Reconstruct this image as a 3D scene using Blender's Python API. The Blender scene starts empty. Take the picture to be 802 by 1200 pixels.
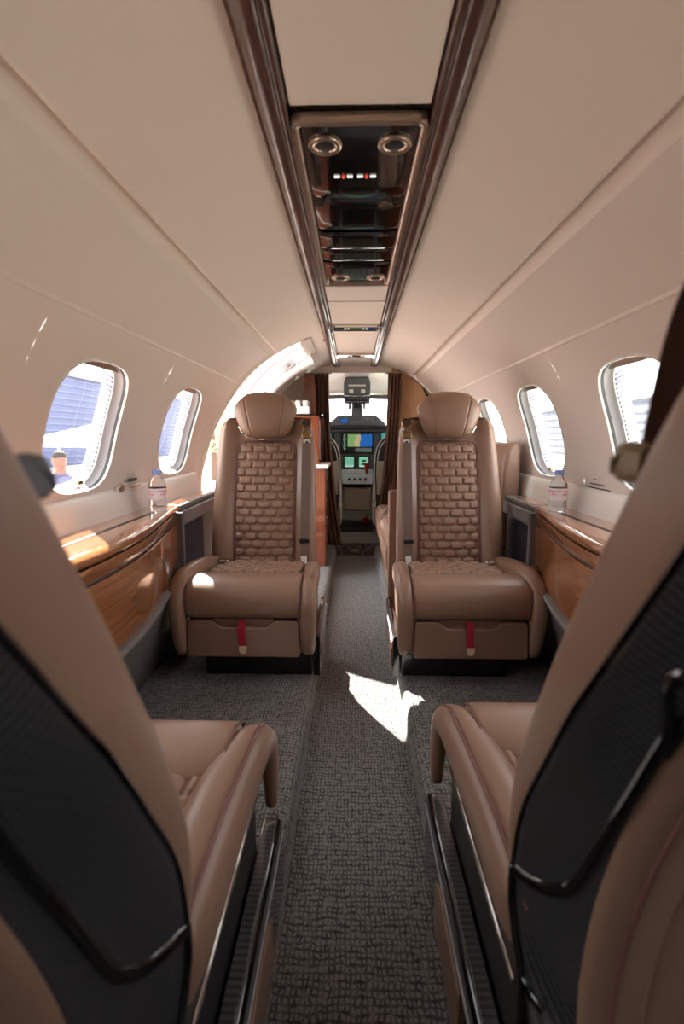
import bpy, bmesh, math, random
from mathutils import Vector, Matrix
random.seed(4)
PI = math.pi
SC = bpy.context.scene
COL = SC.collection

# ------------------------------------------------------------------ materials
def srgb(r, g, b):
    f = lambda c: (c/255/12.92) if c/255 <= .04045 else ((c/255+.055)/1.055)**2.4
    return (f(r), f(g), f(b), 1)

class NT:
    def __init__(s, name):
        s.m = bpy.data.materials.new(name); s.m.use_nodes = True
        s.t = s.m.node_tree; s.n = s.t.nodes; s.l = s.t.links
        s.b = s.n['Principled BSDF']
    def node(s, kind, **kw):
        n = s.n.new(kind)
        for k, v in kw.items():
            if k in n.inputs: n.inputs[k].default_value = v
            else: setattr(n, k, v)
        return n
    def link(s, a, b): s.l.new(a, b)

def mat(name, col, rough=.5, metal=0, coat=0, emit=None, es=0, noise=0, nscale=200, bump=0, bscale=400, spec=None, var=0, vscale=4):
    t = NT(name); b = t.b
    b.inputs['Base Color'].default_value = col
    b.inputs['Roughness'].default_value = rough
    b.inputs['Metallic'].default_value = metal
    b.inputs['Coat Weight'].default_value = coat
    b.inputs['Coat Roughness'].default_value = .03
    if spec is not None: b.inputs['Specular IOR Level'].default_value = spec
    if emit:
        b.inputs['Emission Color'].default_value = emit; b.inputs['Emission Strength'].default_value = es
    tc = t.node('ShaderNodeTexCoord')
    if var:
        nz = t.node('ShaderNodeTexNoise', Scale=vscale, Detail=3.0)
        t.link(tc.outputs['Object'], nz.inputs['Vector'])
        mx = t.node('ShaderNodeMix', data_type='RGBA'); mx.blend_type = 'MIX'
        mx.inputs['A'].default_value = tuple(c*(1-var) for c in col[:3])+(1,)
        mx.inputs['B'].default_value = tuple(min(1, c*(1+var)) for c in col[:3])+(1,)
        t.link(nz.outputs['Fac'], mx.inputs['Factor']); t.link(mx.outputs['Result'], b.inputs['Base Color'])
    if bump:
        nz = t.node('ShaderNodeTexNoise', Scale=bscale, Detail=2.0)
        t.link(tc.outputs['Object'], nz.inputs['Vector'])
        bp = t.node('ShaderNodeBump', Strength=bump, Distance=.002)
        t.link(nz.outputs['Fac'], bp.inputs['Height']); t.link(bp.outputs['Normal'], b.inputs['Normal'])
    return t.m

def carpet_mat():
    t = NT('carpet_weave'); b = t.b
    tc = t.node('ShaderNodeTexCoord')
    mp = t.node('ShaderNodeMapping'); t.link(tc.outputs['Object'], mp.inputs['Vector'])
    n0 = t.node('ShaderNodeTexNoise', Scale=55.0, Detail=2.0); t.link(mp.outputs['Vector'], n0.inputs['Vector'])
    warp = t.node('ShaderNodeVectorMath', operation='MULTIPLY_ADD')
    t.link(n0.outputs['Color'], warp.inputs[0]); warp.inputs[1].default_value = (.012,)*3
    t.link(mp.outputs['Vector'], warp.inputs[2])
    def band(dirn):
        w = t.node('ShaderNodeTexWave', wave_type='BANDS', bands_direction=dirn, Scale=(33.0 if dirn == 'X' else 24.0), Distortion=4.5, Detail=3.0)
        t.link(warp.outputs[0], w.inputs['Vector']); return w
    wx, wy = band('X'), band('Y')
    # thread gaps at random places
    m1 = t.node('ShaderNodeTexNoise', Scale=60.0, Detail=5.0); t.link(mp.outputs['Vector'], m1.inputs['Vector'])
    mx = t.node('ShaderNodeMath', operation='MAXIMUM'); t.link(wx.outputs['Fac'], mx.inputs[0]); t.link(wy.outputs['Fac'], mx.inputs[1])
    ml = t.node('ShaderNodeMath', operation='MULTIPLY'); t.link(mx.outputs[0], ml.inputs[0]); t.link(m1.outputs['Fac'], ml.inputs[1])
    fine = t.node('ShaderNodeTexNoise', Scale=420.0, Detail=2.0); t.link(mp.outputs['Vector'], fine.inputs['Vector'])
    ad = t.node('ShaderNodeMath', operation='MULTIPLY_ADD'); t.link(fine.outputs['Fac'], ad.inputs[0]); ad.inputs[1].default_value = .55; t.link(ml.outputs[0], ad.inputs[2])
    cr = t.node('ShaderNodeValToRGB'); t.link(ad.outputs[0], cr.inputs['Fac'])
    e = cr.color_ramp.elements
    e[0].position = .50; e[0].color = srgb(138, 138, 138)
    e[1].position = .92; e[1].color = srgb(52, 52, 53)
    e2 = cr.color_ramp.elements.new(.70); e2.color = srgb(96, 95, 95)
    t.link(cr.outputs['Color'], b.inputs['Base Color'])
    b.inputs['Roughness'].default_value = .95; b.inputs['Specular IOR Level'].default_value = .1
    b.inputs['Sheen Weight'].default_value = .25
    bp = t.node('ShaderNodeBump', Strength=.7, Distance=.003); t.link(ad.outputs[0], bp.inputs['Height']); bp.invert = True
    t.link(bp.outputs['Normal'], b.inputs['Normal'])
    return t.m

def wood_mat(name, ca, cb, axis=1, rough=.22, scale=1.0, coat=1.0):
    t = NT(name); b = t.b
    tc = t.node('ShaderNodeTexCoord'); mp = t.node('ShaderNodeMapping')
    sc = [46*scale]*3; sc[axis] = 1.3*scale; mp.inputs['Scale'].default_value = sc
    t.link(tc.outputs['Object'], mp.inputs['Vector'])
    n1 = t.node('ShaderNodeTexNoise', Scale=2.0, Detail=5.0, Distortion=.15); t.link(mp.outputs['Vector'], n1.inputs['Vector'])
    n2 = t.node('ShaderNodeTexNoise', Scale=22.0, Detail=3.0); t.link(mp.outputs['Vector'], n2.inputs['Vector'])
    ad = t.node('ShaderNodeMath', operation='MULTIPLY_ADD'); t.link(n2.outputs['Fac'], ad.inputs[0]); ad.inputs[1].default_value = .35; t.link(n1.outputs['Fac'], ad.inputs[2])
    cr = t.node('ShaderNodeValToRGB'); t.link(ad.outputs[0], cr.inputs['Fac'])
    cr.color_ramp.elements[0].position = .40; cr.color_ramp.elements[0].color = ca
    cr.color_ramp.elements[1].position = .92; cr.color_ramp.elements[1].color = cb
    t.link(cr.outputs['Color'], b.inputs['Base Color'])
    b.inputs['Roughness'].default_value = rough; b.inputs['Coat Weight'].default_value = coat; b.inputs['Coat Roughness'].default_value = .02
    return t.m

def carbon_mat():
    t = NT('carbon_fibre'); b = t.b
    tc = t.node('ShaderNodeTexCoord'); mp = t.node('ShaderNodeMapping')
    mp.inputs['Rotation'].default_value = (.75, 0, 0)
    t.link(tc.outputs['Object'], mp.inputs['Vector'])
    w = t.node('ShaderNodeTexWave', wave_type='BANDS', bands_direction='Y', Scale=42.0); t.link(mp.outputs['Vector'], w.inputs['Vector'])
    w2 = t.node('ShaderNodeTexWave', wave_type='BANDS', bands_direction='Z', Scale=42.0); t.link(mp.outputs['Vector'], w2.inputs['Vector'])
    ml = t.node('ShaderNodeMath', operation='MULTIPLY'); t.link(w.outputs['Fac'], ml.inputs[0]); t.link(w2.outputs['Fac'], ml.inputs[1])
    ad = t.node('ShaderNodeMath', operation='ADD'); t.link(w.outputs['Fac'], ad.inputs[0]); t.link(ml.outputs[0], ad.inputs[1])
    cr = t.node('ShaderNodeValToRGB'); t.link(ad.outputs[0], cr.inputs['Fac'])
    cr.color_ramp.elements[0].color = srgb(10, 11, 13); cr.color_ramp.elements[1].color = srgb(66, 67, 72)
    t.link(cr.outputs['Color'], b.inputs['Base Color'])
    b.inputs['Roughness'].default_value = .35; b.inputs['Coat Weight'].default_value = 1; b.inputs['Coat Roughness'].default_value = .04
    return t.m

def glass_mat(name, tint=(1, 1, 1, 1), refl=.08, trans=.95, ridges=False):
    t = NT(name); t.n.remove(t.b)
    out = t.n['Material Output']
    tr = t.node('ShaderNodeBsdfTransparent', Color=tint); gl = t.node('ShaderNodeBsdfGlossy', Roughness=.02)
    lw = t.node('ShaderNodeLayerWeight', Blend=.5)
    pw = t.node('ShaderNodeMath', operation='POWER'); t.link(lw.outputs['Facing'], pw.inputs[0]); pw.inputs[1].default_value = 5
    fr = t.node('ShaderNodeMath', operation='MULTIPLY_ADD'); t.link(pw.outputs[0], fr.inputs[0]); fr.inputs[1].default_value = .6; fr.inputs[2].default_value = .04
    mx = t.node('ShaderNodeMixShader'); t.link(fr.outputs[0], mx.inputs[0]); t.link(tr.outputs[0], mx.inputs[1]); t.link(gl.outputs[0], mx.inputs[2])
    t.link(mx.outputs[0], out.inputs['Surface'])
    return t.m

M = {}
M['leather'] = mat('brown_leather', srgb(145, 115, 97), .36, bump=.10, bscale=520, var=.04)
M['leather_tan'] = mat('tan_leather', srgb(192, 152, 112), .5, bump=.1, bscale=500)
M['quilt'] = mat('quilted_leather', srgb(146, 115, 97), .36, bump=.08, bscale=520)
M['stitch'] = mat('pink_piping', srgb(126, 84, 80), .6)
M['seam'] = mat('dark_seam', srgb(62, 42, 34), .8)
M['webbing'] = mat('seat_belt_webbing', srgb(112, 92, 84), .65, bump=.5, bscale=900)
M['webbing_dark'] = mat('dark_webbing', srgb(72, 46, 38), .7, bump=.5, bscale=900)
M['cream'] = mat('cream_panel', srgb(228, 220, 212), .34, var=.012, vscale=2)
M['cream_head'] = mat('cream_headliner', srgb(228, 219, 208), .5, bump=.05, bscale=700)
M['white'] = mat('white_plastic', srgb(236, 234, 230), .4)
M['grey'] = mat('grey_dado', srgb(104, 99, 98), .55, bump=.06, bscale=600)
M['greylt'] = mat('grey_trim', srgb(128, 124, 124), .4)
M['navy'] = mat('navy_recess', srgb(30, 32, 46), .6)
M['black'] = mat('black_gloss', srgb(8, 8, 9), .10, coat=.6)
M['blackmat'] = mat('black_plastic', srgb(24, 24, 25), .4)
M['baseblk'] = mat('black_seat_base', srgb(20, 20, 20), .2, coat=.4)
M['carbon'] = carbon_mat()
M['chrome'] = mat('polished_chrome', srgb(225, 220, 214), .08, 1)
M['bronze'] = mat('champagne_metal', srgb(190, 172, 156), .3, 1)
M['brass'] = mat('brass_fitting', srgb(176, 150, 112), .22, 1)
M['olive'] = mat('bronze_fitting', srgb(128, 110, 84), .4, .35)
M['carpet'] = carpet_mat()
M['wood'] = wood_mat('gloss_wood_veneer', srgb(176, 116, 74), srgb(132, 80, 48), 1, .15)
M['woodv'] = wood_mat('gloss_upright_wood', srgb(132, 72, 46), srgb(92, 46, 30), 2)
M['rail'] = wood_mat('dark_rail_wood', srgb(92, 52, 38), srgb(50, 26, 20), 1, .3, 1.0, .3)
M['red'] = mat('red_ribbon', srgb(170, 18, 48), .7)
M['beige'] = mat('beige_tab', srgb(226, 206, 178), .6)
M['curtain'] = mat('brown_curtain', srgb(104, 74, 60), .85, bump=.3, bscale=900)
M['glass'] = glass_mat('window_pane')
M['tinted'] = glass_mat('shelf_glass', (.85, .8, .78, 1))
M['dash'] = mat('cockpit_grey', srgb(92, 94, 99), .55)
M['dashdk'] = mat('cockpit_black', srgb(40, 41, 44), .45)
M['silver'] = mat('pedestal_silver', srgb(168, 170, 176), .35, .2)
M['ckbeige'] = mat('pedestal_beige', srgb(186, 178, 160), .6)
M['redk'] = mat('red_knob', srgb(190, 30, 40), .4)
M['cap'] = mat('blue_cap', srgb(130, 150, 215), .35)
M['label'] = mat('bottle_label_white', srgb(240, 228, 230), .5)
M['pink'] = mat('label_pink', srgb(226, 130, 150), .5)
M['ink'] = mat('printed_ink', srgb(70, 62, 60), .6)
M['inkred'] = mat('printed_red', srgb(170, 90, 90), .6)
M['band'] = mat('frame_grey_band', srgb(140, 144, 165), .35)
M['skin'] = mat('skin', srgb(98, 68, 56), .55)
M['shirt'] = mat('blue_shirt', srgb(48, 52, 88), .8)
M['trouser'] = mat('dark_trousers', srgb(50, 52, 62), .8)
M['hair'] = mat('dark_hair', srgb(30, 24, 22), .7)
def emi(name, c, s): return mat(name, (0, 0, 0, 1), .3, emit=c, es=s)
ES = .085
M['scr_blk'] = emi('screen_black', srgb(20, 24, 24), ES)
M['scr_sea'] = emi('screen_blue', srgb(40, 120, 210), ES)
M['scr_land'] = emi('screen_land_green', srgb(150, 200, 120), ES)
M['scr_tan'] = emi('screen_land_tan', srgb(225, 205, 150), ES)
M['scr_grn'] = emi('screen_mint', srgb(150, 235, 195), ES)
M['scr_wht'] = emi('screen_white', srgb(235, 250, 245), ES)
M['scr_cyan'] = emi('screen_cyan', srgb(80, 190, 190), ES)
M['sg_wht'] = emi('sign_white', (1, .97, .9, 1), .16)
M['sg_red'] = emi('sign_red', (1, .08, .04, 1), .12)
g = NT('clear_bottle'); g.b.inputs['Transmission Weight'].default_value = 1; g.b.inputs['Roughness'].default_value = .03
g.b.inputs['IOR'].default_value = 1.2; g.b.inputs['Base Color'].default_value = (.97, .98, 1, 1); M['bottle'] = g.m

# ------------------------------------------------------------------ mesh helpers
def obj(name, verts, faces, m, parent=None, smooth=True, ang=40, bevel=0, bseg=3, sub=0, label=None, mats=None, fm=None):
    me = bpy.data.meshes.new(name); me.from_pydata([tuple(v) for v in verts], [], faces)
    me.validate(); me.update()
    bm = bmesh.new(); bm.from_mesh(me); bmesh.ops.recalc_face_normals(bm, faces=bm.faces); bm.to_mesh(me); bm.free()
    o = bpy.data.objects.new(name, me); COL.objects.link(o)
    if mats:
        for q in mats: me.materials.append(q)
        for i, p in enumerate(me.polygons): p.material_index = fm[i]
    else: me.materials.append(m)
    if smooth:
        me.shade_smooth()
        if ang < 180: me.set_sharp_from_angle(angle=math.radians(ang))
    if bevel:
        b = o.modifiers.new('bevel', 'BEVEL'); b.width = bevel; b.segments = bseg; b.limit_method = 'ANGLE'; b.angle_limit = math.radians(35)
        b.harden_normals = False
    if sub:
        s = o.modifiers.new('sub', 'SUBSURF'); s.levels = sub; s.render_levels = sub
    if parent: o.parent = parent
    if label: o['label'] = label
    return o

class MB:
    def __init__(s): s.v = []; s.f = []
    def add(s, v, f):
        k = len(s.v); s.v += [tuple(p) for p in v]; s.f += [tuple(i+k for i in q) for q in f]; return s
    def box(s, x0, x1, y0, y1, z0, z1):
        v = [(x, y, z) for x in (x0, x1) for y in (y0, y1) for z in (z0, z1)]
        return s.add(v, [(0, 1, 3, 2), (4, 6, 7, 5), (0, 4, 5, 1), (2, 3, 7, 6), (0, 2, 6, 4), (1, 5, 7, 3)])
    def loft(s, rings, closed=True, caps=True, loop=False):
        n = len(rings[0]); v = [p for r in rings for p in r]; f = []
        for i in range(len(rings) - (0 if loop else 1)):
            j2 = (i+1) % len(rings)
            for j in range(n if closed else n-1):
                k = (j+1) % n
                f.append((i*n+j, i*n+k, j2*n+k, j2*n+j))
        if caps and closed and not loop:
            f.append(tuple(range(n))[::-1]); f.append(tuple((len(rings)-1)*n+j for j in range(n)))
        return s.add(v, f)
    def grid(s, fn, nu, nv):
        v = [fn(i/nu, j/nv) for i in range(nu+1) for j in range(nv+1)]
        f = [(i*(nv+1)+j, i*(nv+1)+j+1, (i+1)*(nv+1)+j+1, (i+1)*(nv+1)+j) for i in range(nu) for j in range(nv)]
        return s.add(v, f)
    def tube(s, pts, r, n=10, caps=True, flat=1.0, up=None, loop=False):
        P = [Vector(p) for p in pts]; rings = []; pu = None
        for i, p in enumerate(P):
            if loop: t = P[(i+1) % len(P)] - P[i-1]
            else: t = P[min(i+1, len(P)-1)] - P[max(i-1, 0)]
            t.normalize()
            ref = Vector(up) if up else (pu if pu else (Vector((0, 0, 1)) if abs(t.z) < .9 else Vector((1, 0, 0))))
            a = t.cross(ref).normalized(); b = a.cross(t).normalized(); pu = b
            rr = r[i] if isinstance(r, (list, tuple)) else r
            rings.append([p + a*math.cos(2*PI*k/n)*rr + b*math.sin(2*PI*k/n)*rr*flat for k in range(n)])
        return s.loft(rings, True, caps, loop)
    def ribbon(s, pts, w, t, side):      # flat strap: width w along side vector, thickness t
        P = [Vector(p) for p in pts]; sd = Vector(side).normalized(); rings = []
        for i, p in enumerate(P):
            d = (P[min(i+1, len(P)-1)] - P[max(i-1, 0)]).normalized(); nn = d.cross(sd).normalized()
            rings.append([p+sd*w/2+nn*t/2, p-sd*w/2+nn*t/2, p-sd*w/2-nn*t/2, p+sd*w/2-nn*t/2])
        return s.loft(rings)
    def lathe(s, prof, c=(0, 0, 0), n=24, axis='z'):
        rings = []
        for r, h in prof:
            ring = []
            for k in range(n):
                a = 2*PI*k/n; u, w = r*math.cos(a), r*math.sin(a)
                p = (u, w, h) if axis == 'z' else ((h, u, w) if axis == 'x' else (u, h, w))
                ring.append((p[0]+c[0], p[1]+c[1], p[2]+c[2]))
            rings.append(ring)
        return s.loft(rings)
    def prism(s, outline, axis, a, b):   # outline 2-D polygon extruded along axis from a to b
        def P(u, w, h): return (h, u, w) if axis == 'x' else ((u, h, w) if axis == 'y' else (u, w, h))
        n = len(outline); v = [P(u, w, a) for u, w in outline] + [P(u, w, b) for u, w in outline]
        f = [tuple(range(n)), tuple(range(2*n-1, n-1, -1))] + [(i, (i+1) % n, n+(i+1) % n, n+i) for i in range(n)]
        return s.add(v, f)
    def build(s, name, m, parent=None, **kw): return obj(name, s.v, s.f, m, parent, **kw)

def thing(name, label, cat, loc=(0, 0, 0), rz=0, group=None, kind=None):
    o = bpy.data.objects.new(name, None); COL.objects.link(o); o.empty_display_size = .05
    o.location = loc; o.rotation_euler = (0, 0, rz)
    return tag(o, label, cat, group, kind)
def tag(o, label=None, cat=None, group=None, kind=None):
    if label: o['label'] = label
    if cat: o['category'] = cat
    if group: o['group'] = group
    if kind: o['kind'] = kind
    return o
def struct(o): o['kind'] = 'structure'; return o
def lerp(a, b, t): return a+(b-a)*t
def interp(tab, x):
    if x <= tab[0][0]: return tab[0][1]
    for (x0, y0), (x1, y1) in zip(tab, tab[1:]):
        if x <= x1: return lerp(y0, y1, (x-x0)/(x1-x0))
    return tab[-1][1]
def smooth_tab(tab, x):    # catmull-rom
    n = len(tab)
    if x <= tab[0][0]: return tab[0][1]
    if x >= tab[-1][0]: return tab[-1][1]
    for i in range(n-1):
        if x <= tab[i+1][0]:
            x0, y0 = tab[i]; x1, y1 = tab[i+1]; t = (x-x0)/(x1-x0)
            m0 = (tab[i+1][1]-tab[max(i-1, 0)][1])/(tab[i+1][0]-tab[max(i-1, 0)][0])*(x1-x0)
            m1 = (tab[min(i+2, n-1)][1]-tab[i][1])/(tab[min(i+2, n-1)][0]-tab[i][0])*(x1-x0)
            return (2*t**3-3*t*t+1)*y0+(t**3-2*t*t+t)*m0+(-2*t**3+3*t*t)*y1+(t**3-t*t)*m1
def sstep(a, b, x):
    t = max(0, min(1, (x-a)/(b-a))); return t*t*(3-2*t)
def smooth_path(pts, n=6):
    P = [Vector(p) for p in pts]; out = []
    for i in range(len(P)-1):
        a = P[max(i-1, 0)]; b = P[i]; c = P[i+1]; d = P[min(i+2, len(P)-1)]
        for k in range(n):
            t = k/n
            out.append(.5*((2*b)+(-a+c)*t+(2*a-5*b+4*c-d)*t*t+(-a+3*b-3*c+d)*t**3))
    out.append(P[-1]); return out
def rrect(hw, hh, r, n=5, cx=0, cy=0):
    o = []
    for sx, sy, a0 in ((1, 1, 0), (-1, 1, 90), (-1, -1, 180), (1, -1, 270)):
        for k in range(n+1):
            a = math.radians(a0+90*k/n); o.append((cx+sx*(hw-r)+r*math.cos(a), cy+sy*(hh-r)+r*math.sin(a)))
    return o

# ------------------------------------------------------------------ fuselage lining
R0, ZC = .775, .75
YA, YF = -1.7, 4.06
DOOR_TAB = [(.40, 2.86), (.75, 2.79), (1.11, 2.73), (1.40, 2.62), (1.57, 2.54), (2.2, 2.47)]
def door_edge(th): return interp(DOOR_TAB, th)
def th_of(x, z): return math.atan2(abs(x), z-ZC) if z > ZC else PI/2+(ZC-z)/R0
def cyl(y, th, r=R0):
    if th > PI/2:
        return Vector((r, y, ZC-(th-PI/2)*R0))
    return Vector((r*math.sin(th), y, ZC+r*math.cos(th)))
TH_LOW, TH_UP, TH_RAIL = math.radians(52.2), math.radians(33.4), math.radians(12.9)
TH_FLOOR = PI/2+(ZC-.085)/R0
WIN_T, WIN_A, WIN_B = math.radians(72.9), .188, math.radians(13.6)
L_WIN = [1.40, 2.14, .66, -.08]
R_WIN = [1.35, 2.07, 2.76, .63, -.09]
NW = 56
def sup(a, n=3.1):
    c, s_ = math.cos(a), math.sin(a)
    return (abs(c)**(2/n)*(1 if c >= 0 else -1), abs(s_)**(2/n)*(1 if s_ >= 0 else -1))

def wall_lower(name, side, wins, y0, y1, cuts=()):
    mb = MB()
    t0, t1 = TH_LOW, math.radians(91)
    cells = sorted(wins)
    ed = []
    cur = y0
    def plain(a, b, ta, tb, nt=16):
        if b != 'door' and b-a < 1e-4: return
        mb.grid(lambda u, v: cyl(lerp(a, b, u), lerp(ta, tb, v)) * Vector((side, 1, 1)) if False else
                Vector((side*cyl(0, lerp(ta, tb, v)).x, lerp(a, b if b != 'door' else door_edge(lerp(ta, tb, v)), u), cyl(0, lerp(ta, tb, v)).z)), 1, nt)
    for c in cells:
        a, b = c-.32, c+.32
        plain(cur, a, t0, t1); cur = b
        # cell with hole
        rings = []
        for k in range(NW):
            an = 2*PI*(k+.0)/NW
            su, sv = sup(an)
            iy, it = c+WIN_A*su, WIN_T+WIN_B*sv
            # outer point on rectangle along the same direction
            dy, dt = math.cos(an), math.sin(an)
            hy, ht0, ht1 = .32, WIN_T-t0, t1-WIN_T
            sc = min(hy/abs(dy) if abs(dy) > 1e-6 else 1e9, ((ht1 if dt > 0 else ht0)/abs(dt)*1.0) if abs(dt) > 1e-6 else 1e9)
            oy, ot = c+dy*sc, WIN_T+dt*sc
            rings.append((iy, it, oy, ot))
        # snap the corner samples
        for cy_, ct_ in ((a, t0), (b, t0), (a, t1), (b, t1)):
            best = min(range(NW), key=lambda k: (rings[k][2]-cy_)**2+(rings[k][3]-ct_)**2)
            r_ = rings[best]; rings[best] = (r_[0], r_[1], cy_, ct_)
        NR = 7
        v = []
        for j in range(NR+1):
            for iy, it, oy, ot in rings:
                p = cyl(lerp(iy, oy, j/NR), lerp(it, ot, j/NR)); v.append((side*p.x, p.y, p.z))
        f = [(j*NW+k, j*NW+(k+1) % NW, (j+1)*NW+(k+1) % NW, (j+1)*NW+k) for j in range(NR) for k in range(NW)]
        mb.add(v, f)
    plain(cur, y1, t0, t1)
    plain(y0, y1, t1, TH_FLOOR, 12)
    o = mb.build(name, M['cream'], ang=180)
    me = o.data
    nrm = []
    for vv in me.vertices:
        x, y, z = vv.co
        n = Vector((-x, 0, -(z-ZC))) if z > ZC else Vector((-x, 0, 0))
        nrm.append(n.normalized())
    # orient faces inward
    bm = bmesh.new(); bm.from_mesh(me)
    for f in bm.faces:
        c = f.calc_center_median()
        n = Vector((-c.x, 0, -(c.z-ZC))) if c.z > ZC else Vector((-c.x, 0, 0))
        if f.normal.dot(n) < 0: f.normal_flip()
    bm.to_mesh(me); bm.free()
    me.normals_split_custom_set_from_vertices(nrm)
    return struct(o)

def shell_strip(mb, side, prof, y0, y1, ny=2):
    def fn(u, v):
        x, z = prof[int(round(v*(len(prof)-1)))]
        return (side*x, lerp(y0, door_edge(th_of(x, z)) if y1 == 'door' else y1, u), z)
    mb.grid(fn, ny, len(prof)-1)

def pr(th, r): return (r*math.sin(th), ZC+r*math.cos(th))
def arc(ta, tb, r, n): return [pr(lerp(ta, tb, k/n), r) for k in range(n+1)]
d2 = math.radians
# section of one side, from the rail out and down to the lower seam
PROF_UP = [(.169, 1.512), (.169, 1.504)] + arc(d2(13.3), TH_UP-d2(1.2), .767, 14) + \
          [pr(TH_UP-d2(.9), .7665), pr(TH_UP-d2(.4), .7675), pr(TH_UP-d2(.1), .771), pr(TH_UP+d2(.05), .777), pr(TH_UP+d2(.15), .786), pr(TH_UP+d2(.9), .787),
           pr(TH_UP+d2(1.8), .785), pr(TH_UP+d2(2.4), .7815), pr(TH_UP+d2(3.0), .7775)]
PROF_MID = [pr(TH_UP+d2(2.5), .7825), pr(TH_UP+d2(2.9), .777)] + arc(TH_UP+d2(3.3), TH_LOW-d2(.6), .776, 12) + [pr(TH_LOW-d2(.35), .7735), pr(TH_LOW-d2(.1), .771), pr(TH_LOW+d2(.15), .7715), pr(TH_LOW+d2(.3), .775), pr(TH_LOW+d2(.32), .779), pr(TH_LOW+d2(.6), .779)]
DY0, DY1 = 2.76, 3.27       # entry door opening, left side
TH_DOOR = math.asin(.30/R0)
def clip_prof(prof, thmax):
    return [p for p in prof if math.atan2(p[0], p[1]-ZC) < thmax]
mb = MB()
for s_ in (-1, 1):
    if s_ == 1: shell_strip(mb, 1, PROF_UP, YA, YF)
    else:
        shell_strip(mb, -1, [clip_prof(PROF_UP, TH_DOOR)[-1]]+[p for p in PROF_UP if math.atan2(p[0], p[1]-ZC) >= TH_DOOR], YA, 'door'); shell_strip(mb, -1, clip_prof(PROF_UP, TH_DOOR), YA, DY1); shell_strip(mb, -1, PROF_UP, DY1, YF)
# centre panels between the rails (cream)
for a, b in ((YA, .92), (1.885, 2.13), (2.14, 2.56), (2.66, 3.42), (3.50, YF)):
    mb.box(-.114, .114, a+.003, b-.003, 1.483, 1.50)
mb.box(-.2, .2, YA, YF, 1.512, 1.52)
ceil = mb.build('ceiling', M['cream_head'], ang=25); struct(ceil)

wall_lower('wall_right', 1, R_WIN, YA, YF)
wall_lower('wall_left', -1, L_WIN, YA, 'door')
mb = MB(); shell_strip(mb, 1, PROF_MID, YA, YF)
struct(mb.build('wall_upper_right', M['cream'], ang=30))
mb = MB(); shell_strip(mb, -1, PROF_MID, YA, 'door')
struct(mb.build('wall_upper_left', M['cream'], ang=30))
# wall forward of the door
mb = MB(); shell_strip(mb, -1, PROF_MID, DY1, YF)
mb.grid(lambda u, v: (-cyl(0, lerp(TH_LOW, TH_FLOOR, v)).x, lerp(DY1, YF, u), cyl(0, lerp(TH_LOW, TH_FLOOR, v)).z), 2, 24)
struct(mb.build('wall_forward_left', M['cream'], ang=30))

# door opening: reveal, aft rim and white forward jamb
door = thing('door_1', 'open entry doorway on the left ahead of the seats, bright daylight beyond', 'doorway', (0, 0, 0), kind='structure')
def ring_pts(y, r, ta, tb, n=40): return [(-r*math.sin(t) if t < PI/2 else -r, (y if y > 3 else door_edge(t)+y), (ZC+r*math.cos(t)) if t < PI/2 else ZC-(t-PI/2)*r) for t in [lerp(ta, tb, k/n) for k in range(n+1)]]
TB = PI/2+.84
mb = MB()
# aft rim, cream, rounded lip
sec = [(-.045, .778), (-.04, .770), (-.028, .765), (-.010, .764), (.002, .770), (.008, .80), (.012, .875)]
mb.loft([ring_pts(y, r, TH_DOOR-.02, TB) for y, r in sec], closed=False, caps=False)
mb.build('aft_rim', M['cream'], door, ang=60)
mb = MB()
sec = [(DY0-.03, .762), (DY0, .77), (DY0+.004, .80), (DY0+.004, .875)]
hs = []
mb.grid(lambda u, v: (-(lerp(.245, .30, v)), lerp(DY0+.06, DY1, u), lerp(ZC+math.sqrt(.764**2-.245**2)-.004, ZC+math.sqrt(.762**2-.30**2)-.006, v)), 4, 3)
mb.grid(lambda u, v: (-.30-.05*v, lerp(DY0+.08, DY1, u), lerp(ZC+math.sqrt(.762**2-.30**2)-.006, 1.60, v)), 4, 2)
mb.build('header', M['cream'], door, ang=60)
mb = MB()
mb.loft([ring_pts(DY1+dy, r, TH_DOOR-.02, TB) for dy, r in ((.05, .70), (.004, .704), (0, .71), (0, .82), (.0, .875))], closed=False, caps=False)
mb.build('forward_jamb', M['white'], door, ang=60)
mb = MB(); mb.tube(ring_pts(DY1-.004, .822, TH_DOOR-.02, TB), .004, 6); mb.tube(ring_pts(DY1-.004, .745, TH_DOOR, TB), .0025, 6)
mb.build('seal', M['greylt'], door)
lt = d2(33)
c = Vector((-.765*math.sin(lt), DY1-.008, ZC+.765*math.cos(lt)))
mb = MB(); ol = rrect(.040, .026, .008)
ca, sa = math.cos(d2(36)), math.sin(d2(36))
mb.prism([(c.x+u*ca-w*sa, c.z+u*sa+w*ca) for u, w in ol], 'y', c.y-.008, c.y+.006)
lp = mb.build('latch_plate', M['greylt'], door, bevel=.002)
mb = MB(); mb.lathe([(.0, -.012), (.010, -.012), (.012, 0)], (c.x, c.y-.006, c.z), 16, 'y'); mb.build('latch_bolt', M['dash'], lp)

# fuselage outer skin, so daylight enters through the windows only
mb = MB()
for s_ in (-1, 1):
    pass

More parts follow.
